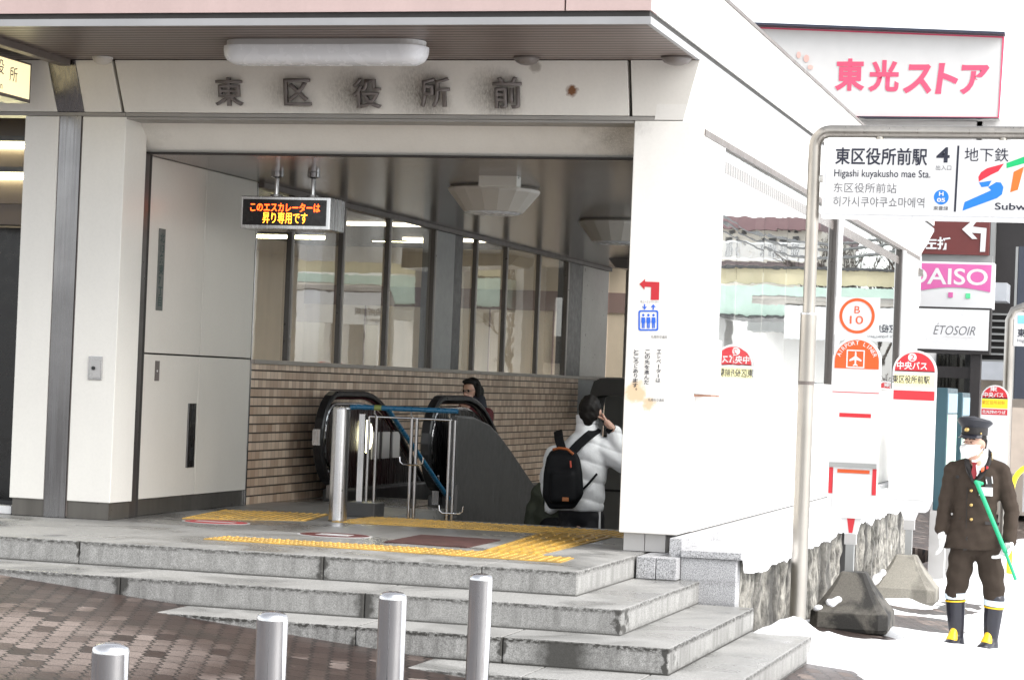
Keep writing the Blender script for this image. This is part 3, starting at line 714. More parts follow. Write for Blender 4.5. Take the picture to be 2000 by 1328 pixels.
a0, a1 = rrect(1247, 606, 1286, 646, 4, YP), rrect(1250, 609, 1283, 643, 3, YP)
bb = MB(); D = Vector((0, -.002, 0))
for i in range(len(a0)): j = (i+1) % len(a0); bb.poly([a0[i]+D, a0[j]+D, a1[j]+D, a1[i]+D])
bb.build('frame', 'blue', es)
for u in (1256.5, 1266.5, 1276.5):
    ff = MB(); ff.prism([at(u-3.6, 620, YP), at(u+3.6, 620, YP), at(u+4, 630, YP), at(u+2.8, 631, YP), at(u+2.6, 641, YP), at(u+.5, 641, YP), at(u+.4, 632, YP), at(u-.4, 632, YP), at(u-.5, 641, YP), at(u-2.6, 641, YP), at(u-2.8, 631, YP), at(u-4, 630, YP)], (0, -.002, 0))
    ff.prism([at(u+2.4*math.cos(k*math.pi/6), 615.5+2.6*math.sin(k*math.pi/6), YP) for k in range(12)], (0, -.002, 0)); ff.build('pictogram', 'blue', es)
tpx('札幌市交通局', 'small_print', 'inkgrey', es, 1272, 655, 1303, 661, YP)
vt = thing('notice_lettering', 'vertical black lines of writing on the white pillar above a tea coloured stain', 'lettering', at(1265, 720, YP))
for s, u0, u1, v0, v1 in (('エレベーターは', 1283, 1292, 683, 748), ('この先を進んだ', 1260, 1270, 683, 752), ('ところにあります。', 1238, 1248, 683, 767)):
    n = len(s)
    for i, chh in enumerate(s):
        a, bq = v0+(v1-v0)*i/n, v0+(v1-v0)*(i+.86)/n
        off = -(a-683)*.034
        if chh == 'ー': flat('letter', 'ink', vt, [at((u0+u1)/2-.7+off, a+1, YP), at((u0+u1)/2+.7+off, a+1, YP), at((u0+u1)/2+.7+off, bq, YP), at((u0+u1)/2-.7+off, bq, YP)], (0, -.002, 0))
        elif chh == '。': tpx(chh, 'letter', 'ink', vt, u0+6+off, a, u0+9+off, a+4, YP, bold=.01)
        else: tpx(chh, 'letter', 'ink', vt, u0+off+(2 if chh in 'りレに' else 0), a, u1+off-(1.5 if chh in 'りレに' else 0), bq, YP, bold=.012)
tpx('札幌市交通局', 'small_print', 'inkgrey', vt, 1266, 778, 1297, 784, YP)

# ------------------------------------------------------------------ lamps under canopy and in corridor
LT = thing('ceiling_lamp', 'long white rounded lamp fixed under the canopy above the station name', 'lamp', (-5.65, 14.6, 3.335))
l0, l1 = at(440, 100, 14.62), at(836, 100, 14.62)
def stadium(x0, x1, y, r, sc, z, n=10):
    x0 += r*(1-sc); x1 -= r*(1-sc); r *= sc
    return [(x1-r+r*math.cos(R(a)), y+r*math.sin(R(a)), z) for a in [-90+18*i for i in range(11)]]+[(x0+r+r*math.cos(R(a)), y+r*math.sin(R(a)), z) for a in [90+18*i for i in range(11)]]
MB().loft([stadium(l0.x+.02, l1.x-.02, 14.62, .13, 1, 3.338), stadium(l0.x+.02, l1.x-.02, 14.62, .13, 1, 3.30)]).build('housing', 'white', LT, smooth=False)
MB().loft([stadium(l0.x, l1.x, 14.62, .15, 1, 3.299), stadium(l0.x, l1.x, 14.62, .15, 1, 3.272), stadium(l0.x, l1.x, 14.62, .15, .95, 3.235), stadium(l0.x, l1.x, 14.62, .15, .82, 3.205), stadium(l0.x, l1.x, 14.62, .15, .55, 3.185), stadium(l0.x, l1.x, 14.62, .15, .2, 3.178)]).build('diffuser', 'lamp_white', LT, smooth=True)
def bowl(u, y, label, first=None):
    c = at(u, 400, y); c.z = 2.709
    if first:
        o = copy_tree(first); o.location = c; o['label'] = label; return o
    t = thing('bowl_lamp', label, 'lamp', c, 'bowl lamps on the corridor ceiling')
    pr = lambda r, z: [Vector((c.x+r*math.cos(2*math.pi*i/16), c.y+r*math.sin(2*math.pi*i/16), c.z+z)) for i in range(16)]
    MB().loft([pr(.36, 0), pr(.385, -.02), pr(.375, -.045), pr(.245, -.205)]).build('shade', 'lamp_grey', t, bevel=.004)
    MB().loft([pr(.235, -.206), pr(.20, -.222), pr(.1, -.23)]).build('diffuser', 'lamp_white', t)
    return t
B1 = bowl(964, 18.45, 'nearest bowl shaped lamp on the corridor ceiling, behind the white box')
bowl(1208, 22.0, 'half hidden bowl shaped lamp further along the corridor ceiling, next to the pillar', B1)
eb = thing('hanging_box', 'small white box hanging on hooks in front of the nearest bowl lamp', 'emergency light', at(972, 350, 17.4))
q0, q1 = at(935, 339, 17.4), at(1009, 365, 17.4)
MB().box(q0.x, q1.x, 17.4, 17.52, q1.z, q0.z).build('case', 'offwhite', eb, bevel=.006)
hk = MB()
for u in (941, 966, 1006): a = at(u, 339, 17.45); hk.tube([(a.x, 17.45, a.z-.005), (a.x, 17.45, 2.709)], .006, 8)
a = at(966, 328, 17.45); hk.tube([(a.x-.035, 17.45, a.z), (a.x-.03, 17.45, a.z+.02), (a.x, 17.45, a.z+.03), (a.x+.03, 17.45, a.z+.02), (a.x+.035, 17.45, a.z-.01)], .006, 8); hk.box(q0.x, q1.x, 17.43, 17.47, 2.695, 2.7085)
hk.build('hook', 'black', eb)

# LED board
LY = 17.2
L = thing('led_board', 'hanging led board with glowing orange and red japanese writing', 'display', at(570, 340, LY))
a, b_ = at(471, 385, LY), at(643, 450, LY)
x0, x1, z1, z0 = a.x, b_.x, a.z, b_.z
MB().box(x0, x1, LY, LY+.34, z0, z1+.01).build('case', 'steel', L, bevel=.006)
MB().box(x0+.02, x1-.03, LY-.004, LY-.0005, z0+.03, z1-.015).build('screen', 'screen', L)
tpx('このエスカレーターは', 'lettering', 'led', L, 489, 397, 625, 414, LY-.004, bold=.012)
tpx('昇り専用です', 'lettering', 'ledamber', L, 513, 415, 600, 437, LY-.004, bold=-.004)
for u in (541, 612):
    c = at(u, 360, LY+.15)
    MB().tube([(c.x, LY+.15, z1+.011), (c.x, LY+.15, 2.709)], .017, 14).build('hanger', 'steel_pol', L, smooth=True)
    MB().lathe((c.x, LY+.15, 2.66), [(.05, .049), (.05, .012), (.02, 0)]).build('flange', 'steel_pol', L)
    MB().lathe((c.x, LY+.15, z1+.012), [(.05, 0), (.05, .02), (.02, .025)]).build('flange', 'steel_dk', L)

# ------------------------------------------------------------------ escalator
ES = thing('escalator', 'escalator with black handrails and polished steel ends against the tiled wall', 'escalator', (-6.65, 20, 0))
def loop(y0, r, top, L1, n=14):
    """newel and handrail path in the y z plane: under the nose, round it, level, then down the slope"""
    pts = [(y0+r+.3, top-2*r), (y0+r, top-2*r)]
    pts += [(y0+r+r*math.cos(R(a)), top-r+r*math.sin(R(a))) for a in [270-180*i/n for i in range(1, n+1)]]
    yy, zz = y0+r+L1, top
    for i in range(9):
        an = R(30*i/8); pts.append((yy, zz)); yy += .12*math.cos(an); zz -= .12*math.sin(an)
    for i in range(1, 12): pts.append((yy+.7*i*math.cos(R(30)), zz-.7*i*math.sin(R(30))))
    return pts
def balustrade(x, y0, outer):
    P = loop(y0, .40, .955, .55)
    hr = MB(); W, H = .045, .022
    # belt: rectangular section swept along the loop
    rings = []
    for i, (y, z) in enumerate(P):
        y1, z1 = P[min(i+1, len(P)-1)]; yb, zb = P[max(i-1, 0)]; t = Vector((0, y1-yb, z1-zb)).normalized(); n = Vector((0, -t.z, t.y))
        c = Vector((x, y, z))
        rings.append([c+Vector((W*a, 0, 0))+n*(H*b) for a, b in ((-1, -1), (-1, .3), (-.75, 1), (.75, 1), (1, .3), (1, -1))])
    hr.loft(rings).build('handrail', 'black', ES, smooth=False)
    def inset(k):
        Q = []
        for i, (y, z) in enumerate(P):
            y1, z1 = P[min(i+1, len(P)-1)]; yb, zb = P[max(i-1, 0)]; t = Vector((y1-yb, z1-zb)).normalized(); Q.append((y+t.y*k, z-t.x*k))
        return Q
    MB().tube([(x, y, z) for y, z in inset(.035)], .022, 8).build('rail_track', 'steel_pol', ES, smooth=True)
    MB().tube([(x, y, z) for y, z in inset(.10)], .020, 8).build('rail_track', 'steel_pol', ES, smooth=True)
    Q = inset(.115); Q = Q[2:]
    poly = [(x-.03, y, z) for y, z in Q]+[(x-.03, Q[-1][0], Q[-1][1]-1.4), (x-.03, y0+1.0, -1.3), (x-.03, y0+.9, .02), (x-.03, Q[0][0], .02)]
    b = MB(); b.prism(poly, (.06, 0, 0)); b.build('balustrade', 'steel_dk' if not outer else 'glass_dark', ES)
    MB().box(x-.11, x+.11, y0+.45, y0+4, -.3, .10).build('newel', 'dgrey', ES, bevel=.02)
balustrade(-7.17, 19.22, False); balustrade(-6.17, 19.18, False)
# grey outer cladding of the right side
cl = [(19.35, .80), (19.9, .785), (20.35, .72), (20.75, .60), (21.1, .47), (21.55, .29), (22.1, .07), (23, -.40), (25, -1.5), (28, -3.2), (28, -5), (19.35, -5)]
MB().prism([(-6.02, y, z) for y, z in cl], (.08, 0, 0)).build('cladding', paint('charcoal escalator cladding', (.060, .059, .058), .38, var=.1), ES, bevel=.01)
MB().tube([(-5.98, y, z) for y, z in cl[:9]], .013, 8).build('cladding_trim', 'dgrey', ES)
es2 = MB()
for i in range(20): es2.box(-7.05, -6.29, 20.4+.4*i, 20.4+.4*(i+1)+.02, -5, -.02-.2*i)
es2.build('moving_steps', 'black', ES)
MB().box(-7.05, -6.29, 19.2, 20.398, -.1, .006).build('comb_plate', 'steel_dk', ES)
oc = at(712, 852, 19.9); oc = atx(716, 852, -7.125)
MB().loft([[(oc.x+.0, oc.y+.15*math.cos(k*math.pi/10)*s, oc.z+.15*math.sin(k*math.pi/10)*s) for k in range(20)] for s in (1, .98)]+[[(oc.x+.012, oc.y+.14*math.cos(k*math.pi/10), oc.z+.14*math.sin(k*math.pi/10)) for k in range(20)]]).build('landing_lamp', 'ovallamp', ES)
nb = MB()
for y in (20.55, 20.85, 21.15): nb.box(-7.138, -7.128, y, y+.2, .35, .60)
nb.build('notice_plate', 'trim', ES)
MB().box(-7.205, -7.135, 19.168, 19.19, .50, .64).build('notice_plate', 'steel', ES)

# stainless post, fence, handrail
sp = thing('steel_post', 'stout brushed steel post on the landing in front of the escalator', 'post', (-6.12, 16.9, 0))
MB().lathe((-6.12, 16.9, 0), [(.070, 0), (.068, .86), (.062, .875), (.01, .878)]).build('shaft', 'steel', sp, smooth=False, bevel=.003)
MB().lathe((-6.12, 16.9, 0), [(.074, .001), (.074, .012)]).build('base_ring', 'steel_dk', sp)
sb = MB()
for z in (.07, .24): sb.ball((-6.075, 16.85, z), .008, sub=1)
sb.build('screw', 'steel_pol', sp)
FYY = 17.66
FN = thing('railing', 'steel tube railing with a blue handrail at the head of the stairs', 'railing', at(790, 1010, FYY))
bx0, bx1 = at(684, 1000, FYY), at(741, 1000, FYY)
MB().box(bx0.x, bx1.x, FYY-.12, FYY+.12, .001, .115).build('plinth', 'dgrey', FN, bevel=.006)
zt = at(805, 817, FYY).z
for u, w_ in ((706, .055), (806, 0), (881, 0)):
    c = at(u, 900, FYY)
    if w_: MB().box(c.x-.028, c.x+.022, FYY-.02, FYY+.02, .116, zt+.02).build('post', 'steel', FN, bevel=.003)
    for dx in (-.018, .024):
        if not w_: MB().tube([(c.x+dx, FYY, .002), (c.x+dx, FYY, zt)], .014, 12).build('post', 'steel_pol', FN, smooth=True)
for u in (718, 733): 
    c = at(u, 900, FYY); MB().tube([(c.x, FYY, .116), (c.x, FYY, zt)], .013, 12).build('post', 'steel_pol', FN, smooth=True)
xa, xb = at(722, 818, FYY).x, at(884, 818, FYY).x
MB().tube([(xa, FYY, zt), (xb, FYY, zt)], .010, 10).build('cross_bar', 'steel_pol', FN, smooth=True)
for u in (735, 806, 881):
    c = at(u, 808, FYY); MB().tube([(c.x, FYY, zt), (c.x, FYY-.03, zt+.02), (c.x, FYY-.04, zt+.055)], .008, 8).build('bracket', 'steel', FN)
zr = at(790, 800, FYY).z
MB().tube([(at(688, 800, FYY).x-.0, FYY-.04, zr), (at(700, 800, FYY).x, FYY-.04, zr+.006), (at(897, 800, FYY).x, FYY-.04, zr+.006)], .020, 14).build('handrail', 'rail', FN, smooth=True)
d0 = at(758, 800, FYY-.02)
ym = FYY+2.2
dd = atx(903, 1013, d0.x)
MB().tube([d0, d0.lerp(dd, .5), dd, d0.lerp(dd, 1.9)], .020, 14).build('stair_handrail', 'rail', FN, smooth=True)
for u in (742,): c = at(u, 801, FYY); MB().tube([(c.x-.03, FYY-.04, zr+.006), (c.x+.03, FYY-.04, zr+.006)], .0212, 14).build('tape', paint('olive tape', (.20, .24, .06), .5), FN)
for u, v in ((805, 905), (882, 1000)):
    c = at(u, v, FYY)
    MB().tube([(c.x-.10, FYY-.02, c.z+.05), (c.x-.095, FYY-.02, c.z+.01), (c.x-.07, FYY-.02, c.z-.01), (c.x+.07, FYY-.02, c.z-.01), (c.x+.095, FYY-.02, c.z+.01), (c.x+.10, FYY-.02, c.z+.05)], .007, 8).build('hook', 'steel_pol', FN, smooth=True)
c = at(889, 970, FYY); MB().box(c.x-.012, c.x+.018, FYY, FYY+.02, .03, .29).build('end_plate', 'dgrey', FN)

# ------------------------------------------------------------------ adjoining hall on the left
H = thing('adjoining_hall', 'dark hall of the neighbouring building behind the glass and left of the column', 'building', (-10.5, 20, 0))
MB().box(-13, -7.65, 34, 34.2, -.2, 3.2).box(-13.2, -13, 16.5, 34, -.2, 3.2).build('wall', paint('beige hall wall', (.74, .64, .52), .5, var=.08), H)
MB().box(-13, -7.65, 15.98, 34, 3.1, 3.2).build('ceiling', 'dgrey', H)
MB().box(-13, -7.62, 20.61, 34, -.2, -.001).build('hall_floor', 'grey', H)
MB().box(-13, -8.21, 16.02, 16.2, 2.32, 3.1).box(-8.26, -8.205, 16.0, 16.2, .0, 2.318).box(-8.9, -8.262, 16.03, 16.18, 2.16, 2.318).build('door_frame', paint('brown door frame', (.085, .065, .055), .5), H)
MB().box(-9.6, -8.262, 16.3, 16.34, .002, 2.155).build('door_panel', paint('dim hall door', (.012, .011, .011), .3), H)
MB().box(-12, -8.205, 15.75, 15.99, .002, .09).build('threshold', 'black', H)
for i, (y, z) in enumerate(((15.97, 0), (0, 0))):
    pass
tl = []
def tube_lamp(x0, x1, y, z, label):
    t = thing('tube_lamp', label, 'lamp', ((x0+x1)/2, y, z), 'fluorescent tubes in the adjoining hall')
    MB().tube([(x0, y, z), (x1, y, z)], .022, 10).build('tube', 'tube', t)
    MB().box(x0, x1, y-.04, y+.04, z+.03, z+.07).build('batten', 'dgrey', t)
q = at(20, 285, 15.99); q2 = at(20, 345, 15.99)
tube_lamp(-10.3, -8.21, 15.99, q.z, 'upper lit fluorescent tube in the dark opening left of the column')
tube_lamp(-10.3, -8.21, 15.99, q2.z, 'lower lit fluorescent tube in the dark opening left of the column')
for u0, u1, v, y, lb in ((470, 640, 373, 25.5, 'lit fluorescent tube behind the corridor glass above the led board'), (470, 634, 461, 27.5, 'lit fluorescent tube behind the corridor glass below the led board'), (728, 850, 469, 32.5, 'lit fluorescent tube behind the glass right of the led board')):
    a, b_ = at(u0, v, y), at(u1, v, y); tube_lamp(a.x, b_.x, y, a.z, lb)
hl = MB()
for y in (19.5, 22.5, 25.5, 28.5, 31.5): hl.box(-10.6, -8.6, y, y+.25, 3.07, 3.098)
hl.build('hall_fill_panel', glow('hall fill glow', (1, .90, .72), 5.0), H)  # added glowing panels that brighten the hall behind the corridor glass
pk = MB()
for x in (-12, -11, -10, -9, -8.2): pk.box(x, x+.02, 33.97, 33.999, 0, 2.2)
pk.box(-13, -7.65, 33.975, 33.999, 2.2, 2.5); pk.build('wall_band', paint('mauve band', (.30, .21, .20), .5), H)
sg = thing('lit_sign', 'glowing cream box sign with black characters under the canopy at the left edge', 'sign', atx(30, 150, -8.05))
yA, yB = atx(62, 160, -8.05).y, atx(62, 160, -8.05).y-1.5
zA, zBt = atx(62, 203, -8.05).z, atx(62, 125, -8.05).z
MB().box(-8.25, -8.055, yB, yA, zA, zBt).build('case', 'brown', sg, bevel=.004)
MB().box(-8.054, -8.05, yB+.02, yA-.03, zA+.025, zBt-.015).build('face', 'signlit', sg)
cc = atx(26, 146, -8.05); text('所', 'lettering', 'ink', sg, cc, (0, 1, 0), EZ, w=.115, h=.105, lift=.003)
cc = atx(0, 130, -8.05); text('役', 'lettering', 'ink', sg, cc, (0, 1, 0), EZ, w=.115, h=.105, lift=.003)
cc = atx(4, 170, -8.05); text('on', 'lettering', 'ink', sg, cc, (0, 1, 0), EZ, h=.035, lift=.003, anchor=(1, .5))
bx = tag(box('white_box', 'white', -9.0, -8.20, 15.60, 15.74, .002, .06, None, bevel=.004), 'low white box on the ground left of the column', 'box')

# ------------------------------------------------------------------ bollards
def bollard(u, v, dep, label, first=None):
    y = dep; c = at(u, v, y); g = ground(c.x, y)
    if first:
        o = copy_tree(first); o.location = (c.x, y, c.z-first['top']); o['label'] = label; return o
    hgt = c.z-g; t = thing('bollard', label, 'bollard', (c.x, y, g), 'steel bollards in front of the steps'); t['top'] = hgt
    MB().lathe((c.x, y, g), [(.057, -.2), (.057, hgt-.032)], 40).build('shaft', 'steel_pol', t, smooth=True)
    MB().lathe((c.x, y, g), [(.057, hgt-.0318), (.0565, hgt-.024), (.053, hgt-.014), (.042, hgt-.006), (.02, hgt-.001), (.003, hgt)], 40).build('cap', 'steel', t, smooth=True)
    return t
def ydep(wpx, u): d = ray(u, 1200); return .114*F_PX/wpx*d.y/ d.dot(fwd)
bo = bollard(217, 1254, ydep(73, 217), 'short steel bollard at the lower left corner of the photo')
bollard(533, 1193, ydep(61.5, 533), 'steel bollard second from the left, standing over the brick paving', bo)
bollard(768, 1154, ydep(55, 768), 'steel bollard third from the left, in front of the third step', bo)
bollard(940, 1119, ydep(46, 940), 'thinnest tallest bollard, rightmost of the four before the steps', bo)

# ------------------------------------------------------------------ station sign on its pole
PY = 16.6
PS = thing('station_sign', 'large white station name sign hung in a bent steel pipe frame beside the steps', 'sign', (at(1560, 1200, PY).x, PY, -.6))
pb, pt = at(1560, 1200, PY), at(1590, 275, PY)
px = (pb.x+pt.x)/2
zt = at(1640, 257, PY).z
bend = [(px, PY, ground(px, PY)-.1), (px, PY, at(1575, 612, PY).z), ]
xR = px+2.75
MB().tube([(px, PY, ground(px, PY)-.1), (px, PY, at(1575, 612, PY).z)], .058, 24).build('pole', 'steel_pole', PS, smooth=True)
cr = .11
path = [(px, PY, at(1575, 612, PY).z), (px, PY, zt-cr)]+[(px+cr-cr*math.cos(R(a)), PY, zt-cr+cr*math.sin(R(a))) for a in (15, 30, 45, 60, 75, 90)]+[(xR-cr+cr*math.sin(R(a)), PY, zt-cr+cr*math.cos(R(a))) for a in (0, 15, 30, 45, 60, 75, 90)]+[(xR, PY, -1)]
MB().tube(path, .045, 24).build('pipe_frame', 'steel_pole', PS, smooth=True)
zc = at(1572, 748, PY).z; MB().lathe((px, PY, zc-.012), [(.0595, 0), (.0595, .025)], 24).build('band', 'brown', PS)
zc = at(1572, 612, PY).z; MB().lathe((px, PY, zc-.01), [(.060, 0), (.060, .012), (.046, .016)], 24).build('collar', 'steel', PS)
sa, sb_ = at(1612, 273, PY), at(1606, 427, PY); sx0, sx1, sz1, sz0 = (sa.x+sb_.x)/2, xR-.13, sa.z, sb_.z
MB().box(sx0, sx1, PY-.06, PY+.06, sz0, sz1).build('sign_case', paint('silver sign case', (.72, .72, .73), .35, metal=.3), PS, bevel=.006)
MB().box(sx0+.025, sx1-.025, PY-.066, PY-.061, sz0+.03, sz1-.03).build('sign_face', 'white', PS)
for u in (1719, 1960):
    c = at(u, 262, PY); MB().tube([(c.x, PY, zt-.03), (c.x, PY, sz1+.002)], .028, 14).build('hanger', 'steel_pole', PS, smooth=True)
for v in (350,): c = at(1603, v, PY); MB().tube([(px+.04, PY, c.z), (sx0-.001, PY, c.z)], .028, 12).build('clamp', 'offwhite', PS)
SY = PY-.066
def T(s, u0, v0, u1, v1, m='ink', **k): tpx(s, 'lettering', m, PS, u0, v0, u1, v1, SY, **k)
T('東区役所前駅', 1631, 289, 1811, 323, bold=.016); T('4', 1829, 288, 1855, 318, bold=.025); T('出入口', 1828, 323, 1858, 333, 'inkgrey')
T('Higashi kuyakusho mae Sta.', 1629, 332, 1817, 351, bold=.004); T('东区役所前站', 1628, 358, 1751, 377, 'inkgrey', bold=-.006); T('히가시쿠야쿠쇼마에역', 1627, 385, 1805, 405, 'inkgrey', bold=-.004)
T('地下鉄', 1884, 289, 1970, 316, bold=.0); T('Subway', 1943, 397, 2030, 415, bold=.012); T('東豊線', 1823, 403, 1852, 411, 'inkgrey', bold=.01)
flat('divider', 'ink', PS, [at(1870, 285, SY), at(1874, 285, SY), at(1867, 414, SY), at(1863, 414, SY)], (0, -.002, 0))
flat('line_badge', 'cyan', PS, [at(1838.5+14.5*math.cos(k*math.pi/16), 385.5+14.5*math.sin(k*math.pi/16), SY) for k in range(32)], (0, -.002, 0))
tpx('H', 'lettering', 'white', PS, 1834, 375, 1843, 383, SY-.002, bold=.03); tpx('05', 'lettering', 'white', PS, 1830, 387, 1846, 395, SY-.002, bold=.03)
def logo(m, pts, yy=SY): flat('logo', m, PS, [at(u, v, yy) for u, v in pts], (0, -.002, 0))
logo('lred', [(1912, 355), (1911, 346), (1916, 337), (1928, 329), (1961, 320), (1950, 335), (1937, 341)])
logo('cyan', [(1912, 357), (1937, 353), (1931, 364), (1917, 366)])
logo('cyan', [(1880, 412), (1884, 395), (1936, 372), (1930, 366), (1946, 356), (1955, 357), (1960, 366), (1957, 380), (1948, 387)])
logo('lorange', [(1973, 376), (1980, 336), (2000, 326), (1988, 371)]); logo('lgreen', [(1966, 329), (1966, 319), (2040, 292), (2034, 310)])
logo('lorange', [(2003, 324), (2014, 320), (2014, 330), (2000, 352)])

# ------------------------------------------------------------------ bus stop signs
def busbase(c, y, sc=1.0):
    g = ground(c.x, y)
    def rr(h, z, k=.22): 
        q = h*k; return [(c.x+a, y+b, g+z) for a, b in ((h-q, -h), (h, -h+q), (h, h-q), (h-q, h), (-h+q, h), (-h, h-q), (-h, -h+q), (-h+q, -h))]
    return g, MB().loft([rr(.285*sc, 0), rr(.30*sc, .03), rr(.295*sc, .145), rr(.275*sc, .165), rr(.205*sc, .26), rr(.145*sc, .35), (rr(.10*sc, .435)), rr(.09*sc, .445)])
def stop_panel(name_parent, u0, u1, vtop, vbot, y, m='white', th=.03):
    """round headed panel between two pixel columns at depth y"""
    a, b_ = at(u0, (vtop+vbot)/2, y), at(u1, (vtop+vbot)/2, y); r = (b_.x-a.x)/2; cx = (a.x+b_.x)/2; zt = at((u0+u1)/2, vtop, y).z; zb = at((u0+u1)/2, vbot, y).z
    hh = r*.97
    pts = [(cx-r, y, zb+.12), (cx-r*.82, y, zb+.02), (cx-r*.7, y, zb), (cx+r*.7, y, zb), (cx+r*.82, y, zb+.02), (cx+r, y, zb+.12)]+[(cx+r*math.cos(R(t)), y, zt-hh+hh*math.sin(R(t))) for t in range(0, 181, 10)]
    o = MB().prism(pts, (0, th, 0)).build('panel', m, name_parent, bevel=.004)
    return cx, r, zt, zb, hh
def head(parent, cx, r, zt, hh, zcut, y, m):
    k = .90
    pts = [(cx-r*k, y, zcut), (cx+r*k, y, zcut)]+[(cx+r*k*math.cos(R(t)), y, zt-hh+hh*k*math.sin(R(t))) for t in range(0, 181, 10)]
    return flat('head_plate', m, parent, pts, (0, -.003, 0))
Y1 = 18.2
A = thing('airport_bus_stop', 'airport liner bus stop sign with an orange head and a square plate above', 'bus stop sign', (b1.x, Y1, ground(b1.x, Y1)))
g, bm_ = busbase(b1, Y1); bm_.build('concrete_base', 'conc', A, bevel=.004)
cx, r, zt, zb, hh = stop_panel(A, 1621, 1717, 659, 1003, Y1)
y = Y1-.001
head(A, cx, r, zt, hh, at(1668, 720, Y1).z, y, 'orange')
# lettering on an arc
s = 'AIRPORT LINER'; arr = []
for i, chh in enumerate(s):
    if chh == ' ': continue
    th = R(160-140*i/(len(s)-1)); O = Vector((cx+r*.775*math.cos(th), y-.003, zt-hh+hh*.775*math.sin(th)))
    Uv = Vector((math.sin(th), 0, -math.cos(th))); Vv = Vector((math.cos(th), 0, math.sin(th)))
    text(chh, 'lettering', 'white', A, O, Uv, Vv, h=.031, bold=.008, lift=.002)
c = at(1671, 701, y)
def frame_sq(parent, c, hw, hz, th, m, yy):
    b = MB()
    for x0, x1, z0, z1 in ((-hw, hw, hz-th, hz), (-hw, hw, -hz, -hz+th), (-hw, -hw+th, -hz+th, hz-th), (hw-th, hw, -hz+th, hz-th)): b.box(c.x+x0, c.x+x1, yy-.0052, yy-.003, c.z+z0, c.z+z1)
    return b.build('frame', m, parent)
frame_sq(A, c, .070, .070, .009, 'white', y)
pl = [(0, 1), (.10, .85), (.12, .35), (.85, -.12), (.85, -.32), (.12, -.10), (.09, -.62), (.34, -.80), (.34, -.92), (0, -.84)]
pl = pl+[(-a, b) for a, b in pl[::-1]]
flat('pictogram', 'white', A, [(c.x+.055*a, y-.003, c.z+.060*b) for a, b in pl], (0, -.002, 0))
z_ = lambda v: at(1668, v, Y1).z
MB().box(cx-r*.95, cx+r*.95, y-.002, y-.0002, z_(767), z_(765.5)).build('line', 'red', A)
nb = MB().box(cx-.12, cx+.125, y-.002, y-.0002, z_(815), z_(807)).build('notice_bar', 'red', A)
nb2 = MB().box(cx-r*.97, cx+r*.97, y-.03, y-.0002, z_(913), z_(904)).build('shelf', 'grey', A)
box('red_edge', 'red', cx-r*.97, cx-r*.80, y-.002, y-.0002, z_(965), z_(914), A); box('red_edge', 'red', cx+r*.80, cx+r*.97, y-.002, y-.0002, z_(965), z_(914), A)
MB().box(cx-.12, cx+.13, y-.002, y-.0002, z_(924), z_(917)).build('notice_bar', 'orange', A)
MB().box(cx-r*.78, cx+r*.76, y-.012, y-.0025, z_(1012), z_(926)).build('timetable', 'white', A)
MB().box(cx-.10, cx+.11, y-.0015, y-.0002, z_(872.6), z_(872)).build('line', 'trim', A)
zA, zB_ = z_(1003), z_(1043)
MB().loft([[(cx-.09, Y1+.001, zA-.001), (cx+.09, Y1+.001, zA-.001), (cx+.09, Y1+.03, zA-.001), (cx-.09, Y1+.03, zA-.001)], [(cx-.05, Y1+.001, zB_), (cx+.05, Y1+.001, zB_), (cx+.05, Y1+.03, zB_), (cx-.05, Y1+.03, zB_)]]).build('tapered_neck', 'white', A)
flat('red_wedge', 'red', A, [(cx-.032, Y1, zA-.03), (cx+.032, Y1, zA-.03), (cx+.014, Y1, zB_+.01), (cx-.014, Y1, zB_+.01)], (0, -.002, 0))
MB().box(cx-.045, cx+.045, Y1-.01, Y1+.05, zB_-.08, zB_-.001).build('bracket', 'palebase', A); MB().box(cx-.032, cx+.032, Y1-.02, Y1+.04, g+.44, zB_-.081).build('stem', 'grey', A)
pc = [at(1632, 580, Y1), at(1719, 582, Y1), at(1716, 656, Y1), at(1629, 654, Y1)]
bp = flat('number_plate', 'white', A, pc, (0, .012, 0))
cc = at(1674, 617, Y1-.001); annulus('ring', 'orange', A, cc, .115, .137)
tpx('B', 'lettering', 'orange', A, 1669, 598, 1680, 612, Y1-.001, bold=.0); tpx('10', 'lettering', 'orange', A, 1660, 617, 1686, 633, Y1-.001, bold=.0)
MB().tube([(cc.x-.05, Y1+.02, cc.z-.20), (cc.x-.05, Y1+.02, zt-.1)], .012, 8).tube([(cc.x+.05, Y1+.02, cc.z-.20), (cc.x+.05, Y1+.02, zt-.1)], .012, 8).build('plate_stay', 'steel', A)
blob('snow_lump', 'snow', A, [('c', (b1.x-.15, Y1-.235, g+.215), (b1.x-.08, Y1-.215, g+.24), .030, .026), ('c', (b1.x-.12, Y1-.24, g+.20), (b1.x-.10, Y1-.235, g+.235), .028, .022), ('c', (b1.x-.25, Y1-.265, g+.165), (b1.x-.21, Y1-.26, g+.175), .026, .020)], .008, 2, lambda c: .004*math.sin(c.x*70+c.z*40))

